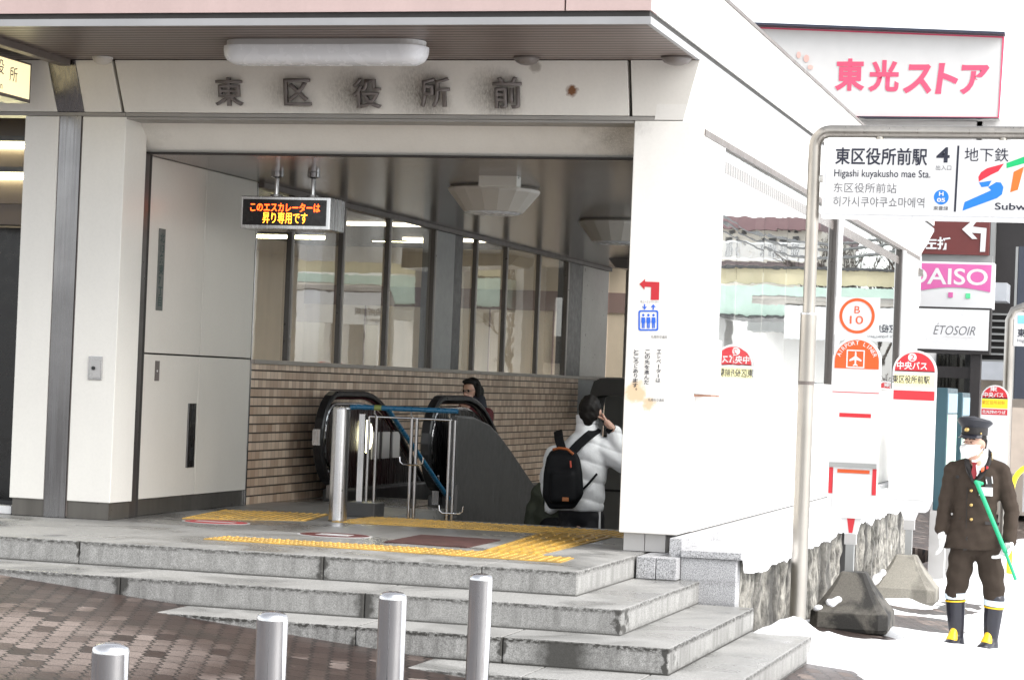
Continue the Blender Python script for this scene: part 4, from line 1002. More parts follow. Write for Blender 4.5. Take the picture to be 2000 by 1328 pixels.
Y2 = 22.3
Bs = thing('city_bus_stop', 'bus stop sign with a red head numbered 2 and a pale yellow name band', 'bus stop sign', (b2.x, Y2, ground(b2.x, Y2)))
g2, bm_ = busbase(b2, Y2); bm_.build('concrete_base', 'conc2', Bs, bevel=.004)
cx, r, zt, zb, hh = stop_panel(Bs, 1739, 1826, 684, 1000, Y2); y = Y2-.001
z_ = lambda v: at(1782, v, Y2).z
head(Bs, cx, r, zt, hh, z_(724), y, 'red')
c = at(1782, 698, y); flat('number_disc', 'white', Bs, [p for p in ring_pts((c.x, y-.003, c.z), .040, 24)], (0, -.002, 0))
tpx('2', 'lettering', 'red', Bs, 1778, 693, 1786, 704, Y2-.0065, bold=.0)
tpx('中央バス', 'lettering', 'white', Bs, 1752, 706, 1811, 722, Y2-.004, bold=.02)
MB().box(cx-r*.92, cx+r*.92, y-.002, y-.0002, z_(756), z_(730)).build('name_band', 'paleyellow', Bs)
tpx('東区役所前駅', 'lettering', 'ink', Bs, 1743, 733, 1816, 749, Y2-.003, bold=.012)
MB().box(cx-r*.92, cx+r*.92, y-.002, y-.0002, z_(781), z_(763)).build('red_band', 'red', Bs)
MB().box(cx-r*.92, cx+r*.92, y-.002, y-.0002, z_(727), z_(725.5)).box(cx-r*.92, cx+r*.92, y-.002, y-.0002, z_(761), z_(759.5)).build('line', 'trim', Bs)
MB().box(cx-r*.92, cx+r*.9, y-.012, y-.0025, z_(975), z_(785)).build('timetable', 'white', Bs)
zA, zB_ = z_(1000), z_(1016)
MB().loft([[(cx-.08, Y2+.001, zA-.001), (cx+.08, Y2+.001, zA-.001), (cx+.08, Y2+.03, zA-.001), (cx-.08, Y2+.03, zA-.001)], [(cx-.05, Y2+.001, zB_), (cx+.05, Y2+.001, zB_), (cx+.05, Y2+.03, zB_), (cx-.05, Y2+.03, zB_)]]).build('tapered_neck', 'white', Bs)
MB().box(cx-.05, cx+.05, Y2-.01, Y2+.05, zB_-.09, zB_-.001).build('bracket', 'palebase', Bs); MB().box(cx-.032, cx+.032, Y2-.02, Y2+.04, g2+.44, zB_-.091).build('stem', 'grey', Bs)
blob('snow_lump', 'snow', Bs, [('c', (b2.x-.30, Y2-.2, g2+.15), (b2.x-.20, Y2-.18, g2+.27), .055, .035), ('c', (b2.x-.33, Y2-.22, g2+.13), (b2.x-.22, Y2-.2, g2+.20), .05, .04)], .010, 2, lambda c: .006*math.sin(c.x*50+c.z*30))
Y3 = 34.0
c3 = at(1941, 900, Y3)
Cs = thing('far_bus_stop', 'small far bus stop sign with red head and bright yellow band behind the station worker', 'bus stop sign', (c3.x, Y3, ground(c3.x, Y3)))
cx, r, zt, zb, hh = stop_panel(Cs, 1913, 1968, 752, 960, Y3); y = Y3-.001; z_ = lambda v: at(1941, v, Y3).z
head(Cs, cx, r, zt, hh, z_(776), y, 'red')
tpx('中央バス', 'lettering', 'white', Cs, 1921, 766, 1960, 776, Y3-.004, bold=.02); tpx('東', 'lettering', 'white', Cs, 1933, 755, 1948, 764, Y3-.004, bold=.02)
MB().box(cx-r*.92, cx+r*.92, y-.002, y-.0002, z_(797), z_(779)).build('name_band', 'yellow', Cs)
tpx('東区役所前駅', 'lettering', paint('orange ink', (.5, .2, .01), .5), Cs, 1918, 782, 1963, 790, Y3-.003, bold=.0)
MB().box(cx-r*.92, cx+r*.92, y-.002, y-.0002, z_(810), z_(799)).build('red_band', 'red', Cs); tpx('北光線のりば', 'lettering', 'white', Cs, 1918, 801, 1964, 808, Y3-.003, bold=.02)
MB().tube([(cx, Y3+.03, ground(cx, Y3)), (cx, Y3+.03, zb+.1)], .04, 12).build('stem', 'grey', Cs)

# map boards
for i, (y0, y1, lb) in enumerate(((26.5, 27.75, 'teal framed map board standing just behind the red headed bus stop sign'), (29.2, 30.3, 'further teal framed map board between the first one and the shop'))):
    u = 1836 if i == 0 else 1866
    xx = at(u, 900, y0).x; gz = ground(xx, y0)
    t = thing('map_board', lb, 'notice board', (xx, y0, gz), 'teal map boards beyond the bus stops')
    zt = at(u, 757 if i == 0 else 766, y0).z; zb = at(u, 997, y0).z
    MB().box(xx-.065, xx+.06, y0, y1, zb, zt).build('frame', 'teal', t, bevel=.01)
    MB().box(xx+.0605, xx+.066, y0+.05, y1-.05, zb+.1, zt-.30).build('map', 'mapgreen', t); MB().box(xx+.0605, xx+.066, y0+.05, y1-.05, zt-.28, zt-.06).build('header', paint('header blue', (.22, .33, .40), .4), t)
    MB().box(xx-.09, xx+.085, y0-.02, y0+.14, gz, zb-.002).build('leg', 'palebase', t); MB().box(xx-.09, xx+.085, y1-.14, y1+.02, gz, zb-.002).build('leg', 'palebase', t)

# second station sign, further away
YS = 37.0
c = at(1970, 900, YS)
P2 = thing('far_station_sign', 'distant pipe framed station sign cut by the right edge of the photo', 'sign', (c.x, YS, ground(c.x, YS)))
pp = at(1968, 760, YS); zt = at(1990, 600, YS).z
MB().tube([(pp.x, YS, ground(pp.x, YS)), (pp.x, YS, zt-.2), (pp.x+.06, YS, zt-.06), (pp.x+.2, YS, zt), (pp.x+2.5, YS, zt)], .075, 14).build('pipe_frame', 'steel_pole', P2, smooth=True)
a, b_ = at(1981, 609, YS), at(1979, 676, YS)
MB().box(a.x, a.x+2.0, YS-.05, YS+.05, b_.z, a.z).build('sign_face', 'white', P2, bevel=.01)
flat('symbol', paint('pale blue symbol', (.22, .55, .72), .4), P2, [at(1988, 616, YS-.051), at(2010, 616, YS-.051), at(2010, 632, YS-.051), at(1988, 632, YS-.051)], (0, -.003, 0))
tpx('東区役所前駅', 'lettering', 'ink', P2, 1987, 643, 2080, 660, YS-.051, bold=.02); tpx('Higashi kuyakusho', 'lettering', 'inkgrey', P2, 1987, 663, 2060, 671, YS-.051)

# ------------------------------------------------------------------ background buildings and signs
YB = 50.5
def pbox(name, m, parent, u0, v0, u1, v1, y, d, bevel=0):
    um, vm = (u0+u1)/2, (v0+v1)/2
    return box(name, m, at(u0, vm, y).x, at(u1, vm, y).x, y, y+d, at(um, v1, y).z, at(um, v0, y).z, parent, bevel)
SB = thing('store_building', 'pale store building with dark louvred bays behind the bus stop signs', 'building', (at(1850, 900, YB).x, YB, ground(0, YB)))
M['bldg'] = paint('pale store wall', (.66, .65, .635), .6, var=.05)
M['char'] = paint('charcoal cladding', (.020, .017, .017), .5, var=.15)
pbox('wall', 'bldg', SB, 1560, 236, 1905, 1010, YB, 14); pbox('wall', 'bldg', SB, 1905, 236, 2215, 400, YB, 14)
pbox('dark_bay', 'char', SB, 1906, 401, 2215, 745, YB+.3, 12)
pbox('wall', paint('beige store wall', (.52, .45, .38), .6, var=.1), SB, 1906, 746, 2215, 1010, YB+.6, 8)
lv = MB()
for v in range(612, 720, 13):
    a, b_ = at(1906, v, YB), at(2010, v, YB); lv.box(a.x, b_.x, YB+.1, YB+.28, a.z-.02, a.z+.02)
lv.build('louvre', 'grey', SB)
pbox('pillar', 'grey', SB, 1934, 433, 1943, 520, YB-.05, .3)
pbox('shop_window', 'glass_dark', SB, 1826, 690, 1900, 850, YB-.06, .03); pbox('window_bar', 'char', SB, 1826, 716, 1900, 738, YB-.12, .05); pbox('window_bar', 'char', SB, 1893, 688, 1914, 850, YB-.14, .2)
for u0, u1, v0, v1 in ((1938, 1966, 552, 588), (1915, 1958, 706, 742)):
    pbox('shelf_box', paint('pale duct', (.42, .44, .47), .5), SB, u0, v0, u1, v1, YB-1.2, 1.1)
for u in (1748, 1858, 1968): pbox('window', 'ink', SB, u-7, 256, u+10, 268, YB-.05, .04)
SG = thing('store_sign', 'huge white rooftop sign box with pink red store lettering and red border', 'sign', at(1740, 230, 50))
a, b_ = at(1480, 140, 50), at(1962, 150, 50)
pts = [at(1440, 49, 50), at(1963, 69, 50), at(1951, 231, 50), at(1440, 231, 50)]
MB().prism(pts, (0, .45, 0)).build('case', 'bldg', SG); MB().prism([p+Vector((0, .452, .05)) for p in pts], (0, 6, 0)).build('rear_case', 'bldg', SG)
yy = 49.99
for q in ([(1440, 52), (1961, 72), (1961, 75), (1440, 55)], [(1440, 226), (1951, 229), (1951, 232), (1440, 229)], [(1958, 74), (1961.5, 74), (1952, 230), (1949, 230)]):
    flat('border', 'sred', SG, [at(u, v, yy) for u, v in q], (0, -.01, 0))
flat('border', paint('dark sign edge', (.03, .035, .06), .5), SG, [at(1440, 47, yy), at(1964, 67, yy), at(1964, 71, yy), at(1440, 51, yy)], (0, -.3, 0))  # dark navy strip along the top edge of the sign
flat('border', 'ink', SG, [at(1675, 229.5, yy), at(1951, 232.5, yy), at(1880, 234, yy), at(1690, 233, yy)], (0, -.2, 0))
Uv = Vector((1, 0, -.0)).normalized()
for ch, u0, u1, v0, v1 in (('東', 1631, 1689, 115, 178), ('光', 1696, 1756, 118, 180), ('ス', 1764, 1820, 126, 184), ('ト', 1827, 1872, 124, 184), ('ア', 1875, 1932, 127, 185)):
    tpx(ch, 'lettering', 'sred', SG, u0, v0, u1, v1, yy, bold=.035, shear=.1 if ch in 'ストア' else 0)
for u, v, rx, rz in ((1560, 108, .045, .07), (1575, 115, .06, .08), (1583, 132, .06, .05)): flat('petal', paint('faded coral', (.78, .48, .42), .5), SG, ring_pts(at(u, v, yy), rx, 16, rz), (0, -.01, 0))

TS = thing('turn_sign', 'maroon sign with a white left turn arrow above the pink shop sign', 'sign', at(1870, 500, 47))
pbox('board', 'maroon', TS, 1770, 425, 1932, 497, 47, .2)
yy = 46.99
flat('arrow', 'white', TS, [at(1879, 448, yy), at(1900, 430, yy), at(1908, 432, yy), at(1900, 443, yy), at(1927, 446, yy), at(1924, 492, yy), at(1914, 492, yy), at(1916, 456, yy), at(1898, 455, yy), at(1909, 467, yy), at(1899, 467, yy)], (0, -.01, 0))
tpx('左折', 'lettering', 'white', TS, 1803, 463, 1857, 488, yy, bold=.03)
pbox('lower_panel', 'grey', TS, 1800, 498, 1938, 520, 47.1, .2)
DS = thing('shop_sign', 'pink and white shop sign with large white lettering', 'sign', at(1865, 600, 45))
pbox('case', 'white', DS, 1788, 512, 1941, 602, 45, .4, .01)
yy = 44.995
curve = [at(1760+10*i, 563+ (i-9)**2*.10-2, yy) for i in range(0, 0)]
pts = [at(1789, 514, yy), at(1937, 518, yy), at(1934, 571, yy)]+[at(1934-14.5*i, 571-9*math.sin(math.pi*i/10)-.4*i*.5+.0*i, yy) for i in range(1, 10)]+[at(1789, 565, yy)]
flat('pink_field', 'magenta', DS, pts, (0, -.01, 0))
tpx('DAISO', 'lettering', 'white', DS, 1775, 524, 1929, 556, yy-.01, bold=.014)
pbox('square', 'magenta', DS, 1852, 571, 1861, 581, 44.985, .01); pbox('square', paint('leaf green', (.10, .62, .28), .4), DS, 1886, 573, 1895, 583, 44.985, .01)
EB = thing('black_framed_sign', 'white shop sign in a thin black frame with slanted serif lettering', 'sign', at(1860, 690, 44))
pbox('case', 'char', EB, 1789, 600, 1934, 690, 44, .4); pbox('face', 'white', EB, 1793, 604, 1931, 683, 43.98, .018)
tpx('ÉTOSOIR', 'lettering', 'inkgrey', EB, 1823, 632, 1905, 654, 43.979, shear=.3, bold=-.008); tpx('a moment for your skin', 'lettering', 'trim', EB, 1842, 657, 1900, 661, 43.979)
pbox('post', 'white', EB, 1768, 500, 1788, 1000, 43.9, .3); pbox('post', 'char', EB, 1893, 691, 1912, 900, 44.1, .3)
DB = thing('dark_tower_sign', 'tall dark blue grey sign tower at the right edge of the photo', 'sign', at(2010, 700, 40))
pbox('panel', paint('slate panel', (.035, .042, .06), .5), DB, 1985, 482, 2060, 780, 40, .5); pbox('edge', 'grey', DB, 1979, 482, 1984, 780, 40, .5)
pbox('post', 'palebase', DB, 2000, 781, 2012, 1000, 40.1, .3)
RK = thing('bicycle_stand', 'yellow hooped rail at the right edge behind the station worker', 'rail', at(1990, 940, 30))
hp = [at(1930+20*math.cos(R(t))+50, 935-30*math.sin(R(t)), 30) for t in range(0, 181, 15)]
a = at(2016, 960, 30); gz = ground(a.x, 30)
MB().tube([(a.x-.25, 30, gz), (a.x-.25, 30, a.z)]+[(a.x-.25*math.cos(R(t)), 30, a.z+.32*math.sin(R(t))) for t in range(15, 166, 15)]+[(a.x+.25, 30, a.z), (a.x+.25, 30, gz)], .035, 10).build('hoop', 'yellow', RK, smooth=True)
LW = tag(pbox('low_wall', paint('beige boundary wall', (.50, .42, .35), .6, var=.15), None, 1975, 800, 2200, 930, 48, .4), 'beige wall behind the yellow rail at the right edge', 'wall')

# street across the junction, seen in the mirror-like side windows
def mat_(u, v, y): p = at(u, v, y); return Vector((-6.444-p.x, p.y, p.z))
YA = 62
def mbox(name, m, parent, u0, v0, u1, v1, y, d):
    um, vm = (u0+u1)/2, (v0+v1)/2
    return box(name, m, mat_(u1, vm, y).x, mat_(u0, vm, y).x, y, y+d, mat_(um, v1, y).z, mat_(um, v0, y).z, parent)
AP = thing('apartment_block', 'cream apartment block with a mauve roof mirrored in the side windows', 'building', mat_(1480, 760, YA))
mbox('wall', paint('apartment cream', (.70, .66, .58), .6), AP, 1380, 449, 1588, 900, YA, 8)
mbox('roof', paint('mauve roof', (.20, .12, .125), .6), AP, 1376, 425, 1592, 448, YA-.3, 9)
mbox('balcony_slab', paint('mauve slab', (.13, .10, .10), .6), AP, 1380, 511, 1588, 518, YA-1.0, .9)
rl = MB()
for v in (477, 509): 
    p0, p1 = mat_(1588, v, YA-1.02), mat_(1380, v, YA-1.02); rl.box(p0.x, p1.x, YA-1.05, YA-1.0, p0.z-.03, p0.z+.03)
for i in range(60): x = p0.x+(p1.x-p0.x)*i/59; rl.box(x-.012, x+.012, YA-1.04, YA-1.01, p0.z, p0.z+.44)
rl.build('balcony_rail', 'white', AP)
for u in (1418, 1440, 1500, 1520, 1560): mbox('window', 'dgrey', AP, u-6, 464, u+7, 500, YA-.03, .02)
for u in (1425, 1460, 1545, 1562): mbox('vent', 'dgrey', AP, u-5, 451, u+5, 456, YA-.03, .02)
FB = thing('footbridge', 'pale green footbridge girder with a cream parapet mirrored in the side windows', 'footbridge', mat_(1560, 600, 48))
mbox('girder', paint('mint girder', (.42, .54, .47), .5), FB, 1340, 560, 1790, 617, 48, 2.5); mbox('parapet', paint('cream parapet', (.56, .49, .33), .6, var=.25, scale=1), FB, 1340, 527, 1790, 556, 48.2, .1)
mbox('parapet_cap', 'dgrey', FB, 1340, 521, 1790, 526, 48.1, .2); mbox('flange', 'dgrey', FB, 1340, 618, 1790, 622, 47.9, 2.7)
mbox('pier', 'palebase', FB, 1395, 623, 1408, 900, 48.6, 1); mbox('pier', 'palebase', FB, 1800, 500, 1815, 900, 48.6, 1)
SH = thing('low_shop', 'white walled low shop with a grey corrugated awning mirrored in the side windows', 'building', mat_(1500, 760, 55))
mbox('wall', 'bldg', SH, 1380, 624, 1790, 820, 55, 3); mbox('awning', 'grey', SH, 1465, 624, 1640, 650, 54, .9)
mbox('doorway', 'dgrey', SH, 1397, 624, 1412, 640, 54.9, .08)
# bare tree and wires mirrored there
def tree(base, h, name, label, seed):
    rnd = random.Random(seed); t = thing(name, label, 'tree', base, 'bare trees across the junction'); tr = MB(); cr = MB()
    def grow(p, d, L, r, k):
        q = p+d*L; (tr if k < 2 else cr).tube([p, p.lerp(q, .5)+Vector((rnd.uniform(-1, 1), rnd.uniform(-1, 1), 0))*L*.05, q], [r, r*.85, r*.7], 6)
        if k >= 5: return
        for _ in range(3 if k else 4):
            nd = (d+Vector((rnd.uniform(-.8, .8), rnd.uniform(-.8, .8), rnd.uniform(-.1, .5)))).normalized(); grow(q if rnd.random() < .7 else p.lerp(q, .7), nd, L*rnd.uniform(.6, .8), r*.6, k+1)
    grow(Vector(base), Vector((0, 0, 1)), h*.28, h*.02, 0)
    M.setdefault('bark', paint('bark', (.05, .04, .033), .9)); tr.build('trunk', 'bark', t); cr.build('crown', 'bark', t)
tb = mat_(1690, 760, 58); tree((tb.x, 58, ground(0, 58)), 8.5, 'bare_tree', 'bare winter tree mirrored in the far side window', 3)
tb = mat_(1745, 760, 54); tree((tb.x, 54, ground(0, 54)), 6.5, 'bare_tree', 'smaller bare winter tree mirrored beside the far mullion', 5)
for i, v in enumerate((450, 462, 478)):
    p0, p1 = mat_(1790, v+6, 45), mat_(1380, v-40, 60)
    tag(MB().tube([p0.lerp(p1, k/8)+Vector((0, 0, -.5*math.sin(math.pi*k/8))) for k in range(9)], .03, 6).build('overhead_wire', 'black'), 'black overhead wire mirrored in the side windows', 'cable', 'overhead wires across the junction')
# tall neighbour on the left of the forecourt
#NB = thing('neighbour_building', 'tall beige building closing the forecourt on the left', 'building', (-12, 10, 0))
#PEOPLE
# ------------------------------------------------------------------ people
def patch(name, m, parent, pts, d, **k): return MB().prism(pts, d).build(name, m, parent, **k)
skin = NT('skin'); skin.P(Base_Color=skin.mix(skin.noise(14, 3), (.46, .27, .20), (.54, .33, .25)), Roughness=.5); skin.b.inputs['Subsurface Weight'].default_value = .08; M['skin'] = skin.m
M['hair'] = paint('black hair', (.010, .008, .007), .62, var=.4, scale=60, spec=.25, bump=.9)
M['uniform'] = paint('dark brown wool', (.048, .036, .028), .9, var=.06, scale=12, spec=.15, bump=.3)
M['uniform_dk'] = paint('black lapel', (.014, .012, .012), .7)
M['trouser'] = paint('dark brown trouser cloth', (.041, .031, .024), .9, var=.06, scale=12, spec=.15, bump=.3)
M['boot'] = paint('navy black rubber', (.014, .014, .022), .35, var=.1)
M['bootyellow'] = paint('boot yellow', (.80, .52, .01), .4)
M['reflect'] = paint('reflective band', (.70, .80, .88), .3)
M['glove'] = paint('white cotton glove', (.80, .80, .80), .8, var=.05)
M['mask'] = paint('white face mask', (.80, .80, .80), .8, var=.03)
M['tie'] = paint('crimson tie', (.20, .008, .014), .5)
M['gold'] = paint('gold button', (.60, .42, .16), .3, metal=.8)
M['cane'] = paint('green stick', (.01, .38, .17), .35, var=.08)
M['cap'] = paint('navy black cap', (.014, .015, .022), .6, bump=.2)
M['eyew'] = paint('eye white', (.6, .58, .56), .3); M['eyed'] = paint('dark iris', (.012, .008, .006), .2)

# station worker, walking towards the street
YW = 17.4
for _ in range(12):
    q = at(1893, 1272, YW); YW += (q.z-ground(q.x, YW))*8*.6
foot = at(1893, 1270, YW)
W1 = thing('person', 'man in dark brown uniform, peaked cap and white mask carrying a green stick', 'person', (foot.x, YW, foot.z))
MP = YW/F_PX*1.04                                   # metres per photograph pixel at his distance
def Q(u, v, dy=0.0): return at(u, v, YW+dy)
# face, neck, hands: one body; it runs on inside the clothes
hd = Q(1903, 868, 0)
hz = Vector((-.45, -.89, 0)).normalized(); hx = Vector((.89, -.45, 0)).normalized()   # he looks down to his right
def HP(a, b, c): return hd+hx*a+hz*b+EZ*c
body = [('e', HP(0, 0, .035), (.078, .092, .105)), ('e', HP(0, .03, -.05), (.060, .066, .070)), ('c', HP(0, .05, -.085), HP(0, .02, -.05), .032, .05),
        ('c', HP(0, .088, -.005), HP(0, .104, -.035), .010, .016), ('e', HP(.078, -.005, .0), (.014, .022, .034)), ('e', HP(-.078, -.005, .0), (.014, .022, .034)),
        ('c', Q(1909, 915, .03), HP(0, -.02, -.05), .062, .056), ('c', Q(1909, 915, .03), Q(1903, 1060, .03), .10, .09),
        ('c', Q(1903, 1060, .03), Q(1882, 1075, .02), .07, .05), ('c', Q(1882, 1075, .02), Q(1868, 1150, -.01), .05, .04), ('c', Q(1868, 1150, -.01), Q(1868, 1246, .01), .04, .03),
        ('c', Q(1903, 1060, .03), Q(1926, 1075, .03), .07, .05), ('c', Q(1926, 1075, .03), Q(1940, 1150, .02), .05, .04), ('c', Q(1940, 1150, .02), Q(1936, 1254, .05), .04, .03),
        ('c', Q(1866, 925, .03), Q(1845, 978, .03), .036, .034), ('c', Q(1844, 978, .03), Q(1838, 1045, -.02), .038, .026), ('c', Q(1954, 930, .03), Q(1976, 1000, .03), .036, .034), ('c', Q(1978, 1000, .03), Q(1972, 1056, -.08), .038, .026),
        ('c', Q(1909, 930, .03), Q(1866, 925, .03), .05, .035), ('c', Q(1909, 930, .03), Q(1954, 930, .03), .05, .035)]
B_ = blob('body', 'skin', W1, body, .010, 2)
for sx_ in (-1, 1):
    MB().ball(HP(.031*sx_, .080, .018), .0125, (1.1, 1, .55), 2).build('eye', 'skin', W1, smooth=True); MB().ball(HP(.031*sx_-.003, .0885, .016), .0085, (1.3, .8, .55), 2).build('iris', 'eyed', W1, smooth=True)
    MB().tube([HP(.012*sx_, .094, .040), HP(.032*sx_, .094, .046), HP(.055*sx_, .078, .040)], .005, 6).build('eyebrow', 'hair', W1)
blob('hair', 'hair', W1, [('e', HP(0, -.018, .05), (.084, .092, .095)), ('c', HP(.078, -.02, .03), HP(.074, -.03, -.02), .02, .012), ('c', HP(-.078, -.02, .03), HP(-.074, -.03, -.02), .02, .012), ('c', HP(0, -.07, 0), HP(0, -.07, -.04), .05, .03)], .008, 2)
blob('mask', 'mask', W1, [('e', HP(0, .070, -.045), (.070, .052, .052)), ('c', HP(-.05, .06, -.03), HP(.05, .06, -.03), .035, .035), ('c', HP(0, .10, -.02), HP(0, .098, -.08), .022, .028)], .007, 4)
for sx_ in (-1, 1): MB().tube([HP(.060*sx_, .06, -.02), HP(.078*sx_, .0, .012), HP(.08*sx_, -.01, .02)], .0028, 5).tube([HP(.058*sx_, .05, -.075), HP(.080*sx_, .0, -.02)], .0028, 5).build('ear_loop', 'mask', W1)
# peaked cap: band, wide crown, short visor
cn = HP(0, .0, .082)
def cring(r0, r1, z, tilt=0, n=32): return [cn+hx*(r0*math.cos(2*math.pi*i/n))+hz*(r1*math.sin(2*math.pi*i/n))+EZ*(z+tilt*math.sin(2*math.pi*i/n)) for i in range(n)]
cp_ = MB().loft([cring(.092, .104, -.012, -.004), cring(.094, .106, .045, 0)]).build('cap_band', 'uniform_dk', W1, smooth=True)
MB().loft([cring(.094, .106, .0455, 0), cring(.122, .142, .078, .012), cring(.126, .146, .090, .014), cring(.115, .132, .104, .018), cring(.07, .08, .112, .016), cring(.01, .01, .114, .016)]).build('cap_crown', 'cap', W1, smooth=True)
MB().loft([[cn+hx*(.092*math.cos(R(t)))+hz*(.100*math.sin(R(t)))+EZ*(-.008) for t in range(20, 161, 10)]+[cn+hx*(.100*math.cos(R(t)))+hz*(.158*math.sin(R(t)))+EZ*(-.034) for t in range(160, 19, -10)],
           [cn+hx*(.092*math.cos(R(t)))+hz*(.100*math.sin(R(t)))+EZ*(-.002) for t in range(20, 161, 10)]+[cn+hx*(.100*math.cos(R(t)))+hz*(.158*math.sin(R(t)))+EZ*(-.028) for t in range(160, 19, -10)]]).build('visor', 'boot', W1, smooth=False)
MB().ball(cn+hz*.112+EZ*.028, .019, (1, .5, 1), 2).build('cap_badge', 'gold', W1, smooth=True)
MB().ball(cn+hx*.085+hz*.052+EZ*.003, .008).build('cap_button', 'gold', W1, smooth=True)
MB().tube([cn+hx*(.096*math.cos(R(t)))+hz*(.108*math.sin(R(t)))+EZ*(-.001) for t in range(25, 156, 10)], .005, 6).build('chin_strap', 'uniform_dk', W1)
# jacket with sleeves, flaring hem
jk = [('c', Q(1903, 906, .035), Q(1864, 917, .035), .062, .066), ('c', Q(1916, 904, .035), Q(1954, 918, .035), .062, .066), ('l', [(Q(1909, 900, .03), .075, .07), (Q(1909, 908, .03), .13, .085), (Q(1908, 920, .03), .185, .105), (Q(1908, 950, .02), .172, .122), (Q(1904, 1000, .02), .158, .115), (Q(1901, 1035, .02), .180, .122), (Q(1899, 1072, .02), .216, .135)]),
      ('c', Q(1861, 916, .03), Q(1847, 980, .04), .066, .058), ('c', Q(1847, 980, .04), Q(1838, 1034, .0), .058, .050),
      ('c', Q(1957, 922, .03), Q(1976, 1000, .04), .068, .060), ('c', Q(1976, 1000, .04), Q(1972, 1056, -.06), .060, .054)]
def folds(c): return .0035*math.sin(c.z*40+c.x*46)*math.sin(c.x*19-c.z*12)+.002*math.sin(c.z*85-c.x*20)
blob('jacket', 'uniform', W1, jk, .009, 5, folds)
F0 = -.118
def onj(u, v, d=-.005):
    """a point on the jacket front"""
    vv = [(900, .07), (908, .085), (920, .105), (950, .125), (1000, .118), (1035, .125), (1072, .135)]
    for (a, p), (b, q) in zip(vv, vv[1:]):
        if v <= b: t = max(0, (v-a)/(b-a)); dep = p+(q-p)*t; break
    else: dep = .135
    hw = {0: .19}; half = .075 if v < 904 else (.13 if v < 914 else .188)
    x = (u-1905)*MP; k = math.sqrt(max(.05, 1-(x/half)**2)) if abs(x) < half else .2
    return Q(u, v, .025-dep*k+d)
def fpatch(name, m, uv, d=-.006, t=.006): return MB().prism([onj(u, v, d) for u, v in uv], (0, -t, 0)).build(name, m, W1)
fpatch('shirt', 'white', [(1897, 894), (1926, 884), (1931, 888), (1926, 905), (1908, 930), (1902, 920)], -.004, .004)
fpatch('tie', 'tie', [(1898, 902), (1909, 903), (1906, 909), (1908, 926), (1903, 936), (1896, 927), (1900, 909)], -.010, .005)
fpatch('lapel', 'uniform_dk', [(1884, 889), (1893, 894), (1897, 922), (1905, 946), (1898, 940), (1888, 922), (1884, 906)], -.010, .006)
fpatch('lapel', 'uniform_dk', [(1931, 876), (1938, 884), (1938, 900), (1926, 922), (1910, 944), (1905, 940), (1918, 915), (1930, 893)], -.010, .006)
MB().tube([onj(1937, 884, -.018), onj(1937.5, 898, -.018), onj(1933, 901, -.018)], .0035, 6).build('lapel_piping', 'gold', W1)
fpatch('lapel_badge', 'orange', [(1916, 914), (1923, 911), (1922, 919), (1917, 922)], -.018, .004); fpatch('lapel_pin', 'red', [(1927, 910), (1931, 909), (1930, 915), (1926, 916)], -.018, .004)
fpatch('pocket', 'uniform_dk', [(1925, 930), (1936, 932), (1938, 952), (1924, 950)], -.010, .004)
fpatch('name_badge', 'white', [(1913, 951), (1939, 952), (1939, 969), (1912, 967)], -.014, .004)
for v0, v1, u in ((930, 944, 1937), (936, 945, 1926)): MB().tube([onj(u, v0, -.016), onj(u+1.5, v1, -.016)], .004, 6).build('pen', 'white', W1)
for v in (958, 986, 1014): MB().ball(onj(1897, v, -.008), .0125, (1, .6, 1)).build('button', 'gold', W1, smooth=True)
MB().ball(onj(1870, 931, -.01), .014, (1, .4, 1)).build('chest_pin', 'uniform_dk', W1, smooth=True)
fpatch('front_slit', 'black', [(1889, 1040), (1890, 1040), (1888, 1074), (1881, 1074)], -.006, .003)
fpatch('pocket_flap', 'uniform_dk', [(1924, 1018), (1952, 1020), (1951, 1026), (1924, 1024)], -.006, .004)
fpatch('pocket_flap', 'uniform_dk', [(1860, 1008), (1876, 1010), (1875, 1014), (1859, 1012)], -.006, .004)
MB().tube([onj(1889, 952, -.004), onj(1888, 985, -.004), onj(1887, 1035, -.004)], .003, 6).build('front_edge', 'uniform_dk', W1)
